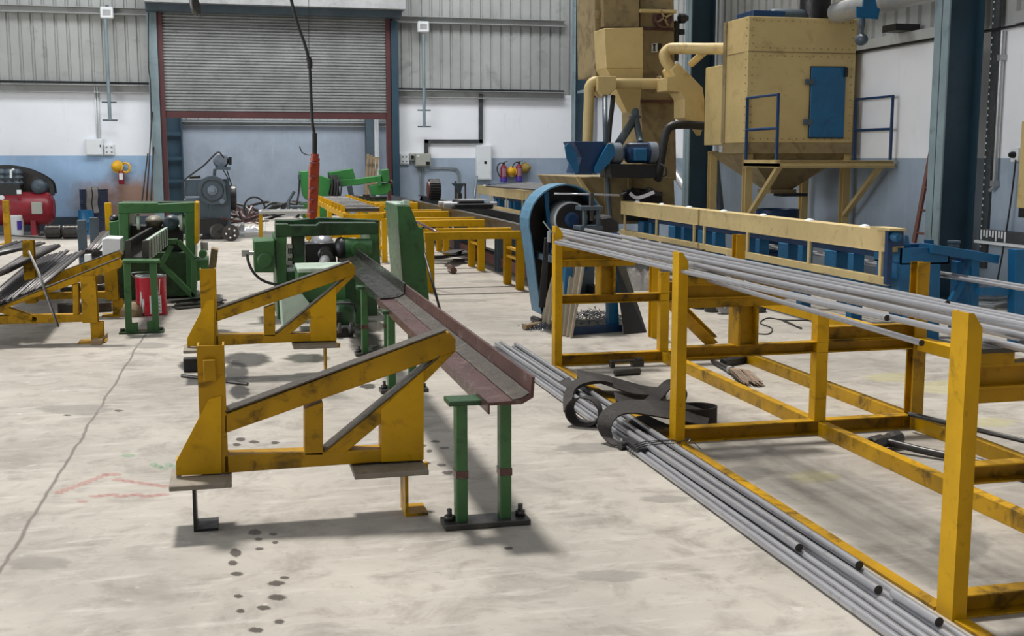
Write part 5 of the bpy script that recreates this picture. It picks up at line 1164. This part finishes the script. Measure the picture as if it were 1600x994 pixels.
build('upper_panel', MB().py(16.6, [(942,-60),(999,-60),(999,42),(943,42)], .2), M['dsteel'] if 0 else cd, tw, bev=.006)
hp = build('hopper', MB().py(16.25, [(944,44),(1005,43),(1005,107),(947,107)], .5), cr, t, bev=.008)
P1 = [PY(*p, 16.25) for p in ((948,107),(1005,107))]; P2 = [PY(*p, 16.25) for p in ((984,175),(1003,175))]
def frust(top, bot):
    n = len(top); return MB().add(list(top)+list(bot), [tuple(range(n)), tuple(range(n,2*n))[::-1]]+[(i,n+i,n+(i+1)%n,(i+1)%n) for i in range(n)])
build('hopper_chute', frust([P1[0], P1[1], P1[1]+V((0,.5,0)), P1[0]+V((0,.5,0))], [P2[0]+V((0,.12,0)), P2[1]+V((0,.12,0)), P2[1]+V((0,.35,0)), P2[0]+V((0,.35,0))]), cr, hp)
c = PY(1035.5,29,16.6); wh = build('drive_pulley', MB().lathe(c+V((0,.05,0)), c-V((0,.08,0)), [(0,.13),(.005,.145),(.10,.145),(.105,.12),(.08,.115),(.08,.04),(.12,.035)], 26), M['rust'], t)
m = MB()
for i in range(4): a = .5+i*1.571; m.bar(c+V((0,-.07,0)), c+V((math.cos(a)*.125,-.07,math.sin(a)*.125)), .03, .02, (0,1,0))
build('pulley_spoke', m, cd, wh)
build('shaft_bar', MB().tube(PY(1000,17,16.55), PY(1056,18,16.55), .03, 10), cr, t)
build('drive_motor', MB().lathe(PY(1060,29,16.7), PY(1078,28,16.7), [(0,.05),(.02,.075),(.1,.075),(.12,.05),(.15,.04)], 14).py(16.7, [(1056,32),(1062,34),(1060,95),(1054,95)], .1).py(16.7, [(1062,45),(1070,46),(1070,54),(1062,54)], .1), M['black'], t)
sg = build('number_plate', MB().py(16.67, [(1018,68),(1027.5,67.5),(1027.5,81.5),(1018,82)], .015), M['white'], t, 'white plate with a black I')
build('numeral', MB().py(16.655, [(1020.4,69),(1025,69),(1025,70.6),(1023.8,70.6),(1023.8,78),(1025,78),(1025,79.5),(1020.4,79.5),(1020.4,78),(1021.6,78),(1021.6,70.6),(1020.4,70.6)], .014), M['ink'], sg)
build('inspection_slot', MB().py(16.67, [(1028.5,68),(1034,68),(1034,78),(1028.5,78)], .015), M['black'], t)
# ducts
du = build('suction_duct', MB().tube(PY(960,131,15.95), PY(1042,131,15.95), .08, 18), cr, t)
build('duct_flange', MB().tube(PY(1028,131,15.95), PY(1031,131,15.95), .115, 18), cd, du)
build('duct_box', MB().py(15.8, [(934,119),(963,119),(963,138),(949,151),(943,151),(934,141)], .3), cr, t, bev=.006)
build('down_pipe', MB().pipe([PY(940,129,15.95), PY(928,128,15.95), PY(921,137,15.95), PY(920.5,155,15.95), PY(919,190,15.95), PY(918,222,15.95)], .075, 16, 6), cr, t)
build('fan_housing', MB().py(15.5, [(1060,98),(1098,137),(1101,156),(1101,193),(1090,193),(1069,184),(1069,155),(1062,144),(1042,142),(1042,121),(1054,119),(1050,108)], .4), cr, t, bev=.008)
build('elbow_pipe', MB().pipe([PY(1140,76,14.9), PY(1100,76,15.3), PY(1060,75.5,15.55), PY(1045,77,15.65), PY(1038,87,15.65), PY(1044,101,15.65), PY(1056,116,15.65)], .078, 16, 6), cr, t)
build('branch_pipe', MB().tube(PY(1080,100,15.8), PY(1100,82,15.5), .05, 12), cr, t)
build('fan_outlet', frust([PY(1069,184,15.5), PY(1101,192,15.5), PY(1101,192,15.9), PY(1069,184,15.9)], [PY(1088,212,15.65), PY(1094,212,15.65), PY(1094,212,15.75), PY(1088,212,15.75)]), cr, t)
# blast wheel
im = build('impeller_housing', MB().py(15.0, [(897,221),(943,221),(948,246),(938,271),(902,271),(909,246)], .55), M['blued'], t, bev=.006)
build('side_flap', MB().py(14.95, [(883,229),(888,224),(894,228),(901,240),(905,268),(899,272),(886,248)], .04), M['blue'], im)
build('side_flap', MB().py(14.9, [(930,262),(938,246),(951,224),(959,226),(962,241),(949,258),(936,271),(930,269)], .05), M['blue'], im)
c = PY(953,240,15.25); build('bearing_drum', MB().lathe(c, PY(974,240,15.25), [(0,.13),(.02,.15),(.14,.15),(.17,.12)], 22), M['mgrey'], t)
c = PY(976,239,15.2); mo = build('blast_motor', MB().lathe(c, PY(1027,239,15.2), [(0,.06),(.02,.12),(.05,.14),(.32,.14),(.33,.15),(.43,.15),(.46,.12)], 24), M['blued'], t)
build('fan_cowl', MB().lathe(PY(1012,239,15.2), PY(1028,239,15.2), [(0,.152),(.11,.152),(.14,.12)], 24), M['mgrey'], mo)
build('terminal_box', MB().py(14.98, [(992,232),(1011,232),(1011,251),(992,251)], .12), M['blue'], mo, bev=.008)
m = MB()
for i in range(6): m.box(*(PY(980,225+i*1.2,15.1)), *(PY(1010,225.6+i*1.2,15.2)))
build('motor_ribs', m, M['mgrey'], mo)
build('motor_bed', MB().py(15.1, [(955,256),(1030,257),(1030,278),(955,278)], .5), M['black'], t, bev=.006)
build('feed_pipe', MB().tube(PY(992,173,16.4), PY(993,186,16.3), .06, 14).tube(PY(992,184,16.3), PY(967,224,15.5), .06, 14).tube(PY(993,184,16.3), PY(1001,224,15.5), .05, 14), M['ggrey'], t)
build('feed_flange', MB().tube(PY(992,181,16.3), PY(992,185,16.3), .09, 16), M['ggrey'], t)
build('black_hose', MB().pipe([PY(958,150,15.9), PY(956,170,15.85), PY(953,195,15.8), PY(951,222,15.7)], .035, 10), M['rubber'], t)
build('grey_hose', MB().pipe([PY(945,151,15.75), PY(945.5,190,15.3), PY(947,240,15.3), PY(949,290,15.4), PY(953,340,15.4)], .036, 10), M['ggrey'], t)
build('black_hose', MB().pipe([PY(1101,197,15.3), PY(1070,195,15.2), PY(1050,197,15.15), PY(1041,207,15.15), PY(1036,230,15.1), PY(1031,262,15.1), PY(1028,280,15.2)], .06, 10), M['rubber'], t)
build('cable_loop', MB().pipe([PY(1030,255,15), PY(1040,262,14.9), PY(1041,273,14.9), PY(1034,276,15)], .012, 6), M['rubber'], t)
m = heap(PY(976,312,15.3), PY(1028,312,15.62), .12); m.v = [(x, y, PY(1000,300,15.5).z+z-.05) for x, y, z in m.v]
one('plastic_sheet', m, M['black'], 'crumpled black plastic on the cabin front above the middle cream guard', 'sheet')
m = MB().strap([PY(984,302,15.2), PY(994,309,15.2), PY(1008,306,15.2), PY(1022,300,15.2)], .05, .006, 4, up=(0,-1,.4))
one('plastic_strip', m, M['sheet'], 'white torn plastic strip draped over the black plastic', 'strip')
# loose rods stacked on the far conveyor
for i in range(9):
    a, b = PY(760+i*8, 291-i*.9, 22.5), PY(905, 284+i*1.1, 17.6)
    one('round_bar', MB().tube(V((a.x,a.y,1.0+i*.006)), V((b.x,b.y,1.0+i*.012)), .02, 8), M['barg'], 'grey bar in the loose stack on the dark blue table top by the shot blaster', 'bar', 'bars on the far conveyor')
one('side_table', MB().box(5.5, 18.2, .93, 6.4, 25, .985).box(5.6, 18.4, .76, 5.7, 24.8, .93).box(6.2, 18.4, .76, 6.3, 24.8, .93), M['blued'], 'dark blue table top on the far conveyor carrying loose bars', 'table')
# ================================================================ DUST COLLECTOR
Y = 13.8
t = thing('dust_collector', 'big cream dust collector box with blue door, hopper and railed platform', 'dust collector')
A_, B_, C_, D_ = [PY(*p, Y) for p in ((1170.5,25),(1340,30),(1332,223),(1165,223))]
x0, x1 = D_.x, C_.x; z0, z1 = D_.z, A_.z; yb2 = 14.55
bx = build('filter_box', MB().box(x0, Y, z0, x1, yb2, z1), cr, t, bev=.006)
zz = PY(1250,82,Y).z
m = MB().box(x0-.004, Y-.008, zz-.006, x1, Y, zz+.006); build('panel_seam', m, cd, bx)
m = MB()
for px, s in ((0,1),(1,1)):
    x = x0+.06 if px == 0 else x1-.06
    for i in range(16): z = z0+.06+i*(z1-z0-.1)/15; m.ball((x, Y-.006, z), .009, .008, .009, 6, 4)
for i in range(14):
    x = x0+.1+i*(x1-x0-.2)/13
    for z in (z1-.05, zz+.05, zz-.05, z0+.05): m.ball((x, Y-.006, z), .009, .008, .009, 6, 4)
for i in range(16):
    z = z0+.06+i*(z1-z0-.1)/15
    for y in (Y+.05, yb2-.06): m.ball((x0-.005, y, z), .008, .009, .009, 6, 4)
build('bolts', m, M['creamd'], bx, kind='stuff')
build('corner_strip', MB().box(x0-.012, yb2-.1, z0, x0, yb2, z1).box(x0-.01, Y+.1, zz-.006, x0, yb2, zz+.006), cd, bx)
zs = PX(1118,104,x0).z
build('side_box', MB().box(x0-.0, yb2, z0-.02, x1, 15.15, PY(1118,104,14.9).z), cr, t, bev=.006)
build('skirt_band', MB().box(x0+.01, Y-.02, z0-.14, x1-.02, yb2, z0), cd, t, bev=.004)
H1 = [V((x0+.02,Y,z0-.12)), V((x1-.02,Y,z0-.12)), V((x1-.02,15.1,z0-.12)), V((x0+.02,15.1,z0-.12))]
a, b = PY(1201,296,Y+.55), PY(1232,296,Y+.55)
H2 = [V((a.x,Y+.45,a.z)), V((b.x,Y+.45,a.z)), V((b.x,Y+.75,a.z)), V((a.x,Y+.75,a.z))]
hp = build('hopper', frust(H1, H2), cd, t)
build('hopper_flange', MB().box(a.x-.04, Y+.4, a.z-.05, b.x+.04, Y+.8, a.z), cd, hp); build('slide_valve', MB().box(a.x+.1, Y+.35, a.z-.09, b.x+.18, Y+.6, a.z-.05), M['black'], hp)
D = [PY(*p, Y-.03) for p in ((1268.5,105),(1322,105.5),(1318,215),(1264.5,214.5))]
dr = build('door', MB().pris(D, (0,.03,0)), M['blue'], t, 'blue access door', bev=.004)
ct_ = sum(D, V())/4; fr_ = [ct_+(v-ct_)*1.03+V((0,.012,0)) for v in D]; build('door_gap', MB().pris(fr_, (0,.016,0)), M['black'], t)
for px, py in ((1262,128),(1259.5,191)): c = PY(px, py, Y-.03); build('hinge', MB().box(c.x-.03, Y-.05, c.z-.035, c.x+.08, Y-.005, c.z+.035), M['ggrey'], dr)
c = PY(1321,113,Y-.03); build('door_handle', MB().box(c.x-.02, Y-.06, c.z-.06, c.x+.02, Y-.01, c.z+.06), M['ink'], dr)
for x in (x0+.02, x1-.1):
    for y in (Y+.02, 14.95): build('leg', MB().hsec((x+.05, y+.05, 0), (x+.05, y+.05, z0-.1), .1, .1, .012, (0,1,0)), cr, t)
zp = PY(1300,250,Y-.9).z; yf = Y-.92
build('platform', MB().box(x0-.02, yf, zp-.08, x1+.06, Y+.0, zp-.04).chan((x0-.02, yf, zp-.05), (x1+.06, yf, zp-.05), .05, .09).box(x0-.02, yf, zp-.09, x0+.03, Y, zp), cr, t)
for xa in (x0+.08, x1-.06): build('platform_brace', MB().chan((xa, yf+.12, zp-.08), (xa, Y+.02, zp-.72), .07, .05, .008, (0,1,0)), cr, t)
for xr_, nm in ((x0+.0, 'left'), (x1+.02, 'right')):
    ra_ = build('railing', MB().rods([(xr_,Y-.02,zp), (xr_,Y-.02,zp+.78), (xr_,yf+.04,zp+.78), (xr_,yf+.04,zp)], .022, 8).rods([(xr_,Y-.02,zp+.38), (xr_,yf+.04,zp+.38)], .018, 8), M['blued'], t, 'dark blue tube railing')
# things on top and along the wall
zt_ = z1
build('top_fan_base', MB().box(x0+.1, Y+.1, zt_, x0+.55, Y+.6, zt_+.09), M['blued'], t, bev=.006)
build('top_duct', MB().lathe((x0+.45, Y+.35, zt_+.02), (x1-.5, Y+.35, zt_+.02), [(0,.11),(.05,.13),(.5,.13),(.6,.06)], 20), M['ggrey'], t)
build('exhaust_stack', MB().tube((x1-.42, Y+.35, zt_), (x1-.42, Y+.35, zt_+1.2), .2, 20), M['black'], t)
t = thing('air_header', 'fat grey pipe with blue end bracket along the top of the right wall', 'pipe')
a = PX(1307,20,7.6); build('pipe', MB().tube((7.6, a.y, a.z), (7.6, yc+.3, a.z), .13, 20), M['galv'], t)
c = PY(1357,12,a.y-1.0); build('blue_saddle', MB().py(a.y-1.3, [(1339,10),(1349,11),(1350,-2),(1358,-8),(1368,-2),(1371,12),(1375,14),(1372,30),(1339,27)], .03), M['blue'], t)
build('bracket', MB().box(7.72, a.y-1.2, a.z-.34, 8.04, a.y-.9, a.z-.26), M['black'], t)  # black colour stands in for the dark shadow at this spot
c = PY(1346,62,a.y-1.2); build('valve', MB().ball(c, .07, .1, .07, 12, 8).ball(c+V((0,0,.2)), .04, .04, .09, 10, 6).tube(c+V((0,0,-.05)), c+V((0,0,.3)), .02, 8), M['ggrey'], t)
t = thing('oil_drum', 'dark blue open drum standing under the dust collector hopper', 'drum')
c = V((PY(1215,330,14.3).x, 14.3, 0)); build('drum_body', MB().lathe(c, c+V((0,0,.87)), [(0,.29),(.3,.285),(.31,.297),(.32,.285),(.6,.285),(.61,.297),(.62,.285),(.86,.285),(.87,.297),(.872,.27),(.8,.265)], 26), M['blued'], t)
one('down_hose', MB().pipe([PX(1118,238,7.0), PX(1121,280,7.0), PX(1126,330,7.0)]+[V((PX(1130,380,7.0).x, PX(1130,380,7.0).y, .02))], .05, 10), M['ggrey'], 'dark hose standing behind the left collector leg', 'hose')
one('hose_loop', MB().pipe([PX(1110,266,7.2), PX(1118,285,7.2), PX(1113,312,7.2), PX(1106,325,7.2)], .015, 6), M['rubber'], 'thin black cable loop between collector leg and hose', 'cable')
# ================================================================ NEAR RIGHT WALL
xw = XR-.03
yt = PX(1549,150,xw).y
t = thing('cable_tray', 'dark perforated cable tray running down the near right wall', 'cable tray')
build('tray_web', MB().box(xw, yt-.06, .35, XR-.002, yt+.06, 6.5), M['tray'], t); m = MB()
for i in range(40): z = .5+i*.075; m.box(xw-.004, yt+.035, z, xw, yt+.05, z+.02)
build('slots', m, M['white'], t, kind='stuff')
t = thing('wall_pipe', 'slim galvanised pipe down the near right wall beside the dark tray', 'pipe')
P = [PX(1567,48,xw-.02), PX(1561,292,xw-.02), PX(1547,298,xw-.02)]; P[1].y = P[0].y; build('pipe', MB().rods(P, .02, 8), M['galv'], t)
for f in (.17, .98): c = P[0].lerp(P[1], f); build('clamp', MB().box(c.x-.03, c.y-.03, c.z-.03, c.x+.045, c.y+.03, c.z+.03), M['galv'], t)
t = thing('wall_socket', 'white socket plate with black plug and hanging lead on the near right wall', 'socket')
a, b = PX(1582,253,xw), PX(1595,231,xw); build('plate', MB().box(xw-.03, min(a.y,b.y), a.z, XR-.001, max(a.y,b.y), b.z), M['white'], t, bev=.005)
c = (a+b)/2; build('plug', MB().lathe(c+V((-.02,0,0)), c-V((.09,0,0)), [(0,.035),(.05,.032),(.07,.02)], 12), M['ink'], t)
build('lead', MB().pipe([PX(1587,250,xw-.06), PX(1585,270,xw-.03), PX(1580,310,xw-.03), PX(1571,370,xw-.05), PX(1560,430,xw-.1), PX(1552,462,xw-.2)], .009, 6), M['rubber'], t)
t = thing('wall_cabinet', 'cream wall cabinet with black base cut by the right edge', 'cabinet')
a, b = PX(1592,335,7.9), PX(1590,190,7.9); y1_ = PX(1592,260,7.8).y
build('case', MB().box(7.8, y1_-.9, PX(1592,325,7.8).z, XR-.001, y1_, PX(1592,190,7.8).z), cr, t, bev=.006); build('base_cap', MB().box(7.82, y1_-.9, PX(1592,340,7.8).z, XR-.001, y1_-.01, PX(1592,325,7.8).z), M['black'], t)
t = thing('wall_ledge', 'dark ledge with white paint drips along the near right wall', 'ledge')
a, b = PX(1546,360,xw-.1), PX(1546,377,xw-.1); build('ledge_bar', MB().box(xw-.1, 4.5, b.z, XR-.002, yt-.06, a.z), M['tray'], t); m = MB()
for i in range(9): y = yt-.1-i*.05; m.box(xw-.104, y-.012, b.z+random.uniform(0,.06), xw-.1, y+.012, a.z)
build('paint_drips', m, M['white'], t, kind='stuff')
build('shelf_edge', MB().box(xw-.13, 4.5, b.z-.03, XR-.002, yt-.02, b.z), M['white'], t)
t = thing('ladder', 'narrow red brown ladder leaning by the near steel column', 'ladder')
la, lb = PX(1455,236,7.98), PX(1434,348,7.78); lb = la+(lb-la)*(la.z/(la.z-lb.z)); le = V((.0,-.36,0))
for q in (0, 1): build('stile', MB().bar(la+le*q, lb+le*q, .03, .06, (0,1,0)), M['ladder'], t)
for i in range(6): f = .1+i*.16; a = lb.lerp(la, f); build('rung', MB().tube(a, a+le, .014, 8), M['ladder'], t)
for j in range(6):
    c = PZ(1535+random.uniform(-25,30), 478+random.uniform(-4,5), 0); R = random.uniform(.2,.35)
    one('cable_coil', MB().pipe([c+V((math.cos(a)*R*random.uniform(.8,1.1), math.sin(a)*R*.8*random.uniform(.8,1.1), .02+.03*random.random()+.012*j)) for a in [i*.7 for i in range(15)]], .011, 6, 4), M['cable'], 'loose grey cable coil in the heap at the foot of the near right wall', 'cable', 'cable coils by the near right wall')
# ================================================================ PENDANT AND HOOK FROM THE CRANE
Y = 8.0
t = thing('crane_pendant', 'orange red crane pendant control hanging on a black cable, centre left', 'pendant control')
pb = [PY(*p, Y) for p in ((486,252),(500,252),(496,338),(491,343),(484,343),(481,335),(483,262))]
bd = build('pendant_body', MB().pris(pb, (0,.07,0)), M['orange'], t, bev=.008)
for py, px in ((258,485),(279,484.5),(298,484),(316,483.5),(334,483)):
    c = PY(px+2.5, py, Y); build('push_button', MB().lathe(c+V((0,.005,0)), c-V((0,.018,0)), [(0,.014),(.015,.014),(.022,.008)], 12), M['orange'], bd); build('button_guard', MB().box(c.x-.018, Y-.012, c.z+.012, c.x+.018, Y+.002, c.z+.02), M['pink'], bd)
build('neck', MB().lathe(PY(492,252,Y+.035), PY(492,241,Y+.035), [(0,.034),(.02,.034),(.025,.026),(.05,.026)], 14), M['orange'], t)
build('cable_sleeve', MB().tube(PY(491.5,242,Y+.035), PY(491.5,208,Y+.035), .017, 14), M['rubber'], t)
build('hang_cable', MB().pipe([PY(491,208,Y+.035), PY(488,190,Y+.035), PY(485.5,140,Y+.035), PY(483.5,102,Y+.035), PY(477,72,Y+.035), PY(464,34,Y+.035), PY(453,-10,Y+.035), PY(446,-60,Y+.035), PY(440,-160,Y+.035)], .0105, 8, 6), M['rubber'], t)
build('cable_joint', MB().pipe([PY(482,90,Y+.03), PY(484,98,Y+.03), PY(484,106,Y+.03)], .018, 8), M['rubber'], t)
build('support_wire', MB().tube(PY(483,100,Y+.035), PY(480.5,-160,Y+.035), .0022, 6), M['dsteel'], t)
build('wire_tail', MB().pipe([PY(468,229,Y+.03), PY(472,238,Y+.03), PY(480,242,Y+.03), PY(488,242,Y+.03)], .004, 5), M['rubber'], t)
t = thing('crane_hook', 'tip of a dark crane hook hanging in at the top edge before the shutter', 'hook')
c = PY(306,0,9.0)
build('hook_body', MB().pipe([PY(310,19,9), PY(305,14,9), PY(303,0,9), PY(306,-25,9), PY(320,-42,9), PY(338,-35,9), PY(342,-12,9)], .035, 10, 5), M['dsteel'], t)
build('hook_tip', MB().lathe(PY(304,4,9), PY(311,21,9), [(0,.036),(.05,.03),(.09,.012)], 10), M['dsteel'], t)
build('swivel_block', MB().box(c.x+.02, 8.95, c.z+.26, c.x+.16, 9.1, c.z+.5).tube((c.x+.09,9.02,c.z+.4), (c.x+.09,9.02,c.z+2.5), .02, 8), M['dsteel'], t)
# ================================================================ CAMERA, LIGHT
for r in ROOTS: 
    if r.get('kind') != 'structure': settle(r)
for o in list(SC.objects):
    if '_s' in o: del o['_s']
cam = bpy.data.cameras.new('camera'); cam.sensor_width = 36; cam.lens = 36*F/1600; cam.clip_end = 200
co = bpy.data.objects.new('camera', cam); COL.objects.link(co)
co.matrix_world = Matrix(((RT.x, UP.x, -FW.x, 0), (RT.y, UP.y, -FW.y, 0), (RT.z, UP.z, -FW.z, CH), (0, 0, 0, 1)))
SC.camera = co
w = bpy.data.worlds.new('sky'); SC.world = w; w.use_nodes = True
nt = w.node_tree; bg = nt.nodes['Background']; bg.inputs[0].default_value = (.93, .97, 1, 1)
tc = nt.nodes.new('ShaderNodeTexCoord'); sx = nt.nodes.new('ShaderNodeSeparateXYZ'); nt.links.new(tc.outputs['Generated'], sx.inputs[0])
mr = nt.nodes.new('ShaderNodeMapRange'); nt.links.new(sx.outputs[2], mr.inputs[0])
for k_, x_ in zip((1, 2, 3, 4), (.05, .95, .12, .56)): mr.inputs[k_].default_value = x_
nt.links.new(mr.outputs[0], bg.inputs[1])
def sun(name, d, e, ang, col=(1,1,1)):
    l = bpy.data.lights.new(name, 'SUN'); l.energy = e; l.angle = math.radians(ang); l.color = col
    o = bpy.data.objects.new(name, l); COL.objects.link(o); o.rotation_euler = V(d).to_track_quat('-Z', 'Y').to_euler(); return o
sun('rooflight_sun', (.06, -.42, -1), 4.1, 7, (1, .965, .91))
def area(name, loc, d, sx, sy, e, col=(1,1,1)):
    l = bpy.data.lights.new(name, 'AREA'); l.shape = 'RECTANGLE'; l.size = sx; l.size_y = sy; l.energy = e; l.color = col
    o = bpy.data.objects.new(name, l); COL.objects.link(o); o.location = loc; o.rotation_euler = V(d).to_track_quat('-Z', 'Y').to_euler(); return o
area('side_fill', (-12.5, 9, 4.5), (1, .12, -.12), 14, 7, 1400, (.96,.98,1))  # added fill lamp with no door behind it, brightens faces turned left
area('back_wall_fill', (1.5, 20.5, 8.5), (0, 1, -.95), 12, 2.5, 640, (.97,.985,1))  # unseen one-sided lamp, added to brighten the back wall only
area('outer_room_fill', (1, 28.5, 6.5), (0, .8, -1), 8, 3, 380, (.95,.98,1))  # added lamp, no real opening, lifts the room beyond the shutter
SC.view_settings.view_transform = 'Standard'; SC.view_settings.look = 'None'; SC.view_settings.gamma = 1; SC.view_settings.exposure = 0; SC.view_settings.use_curve_mapping = False
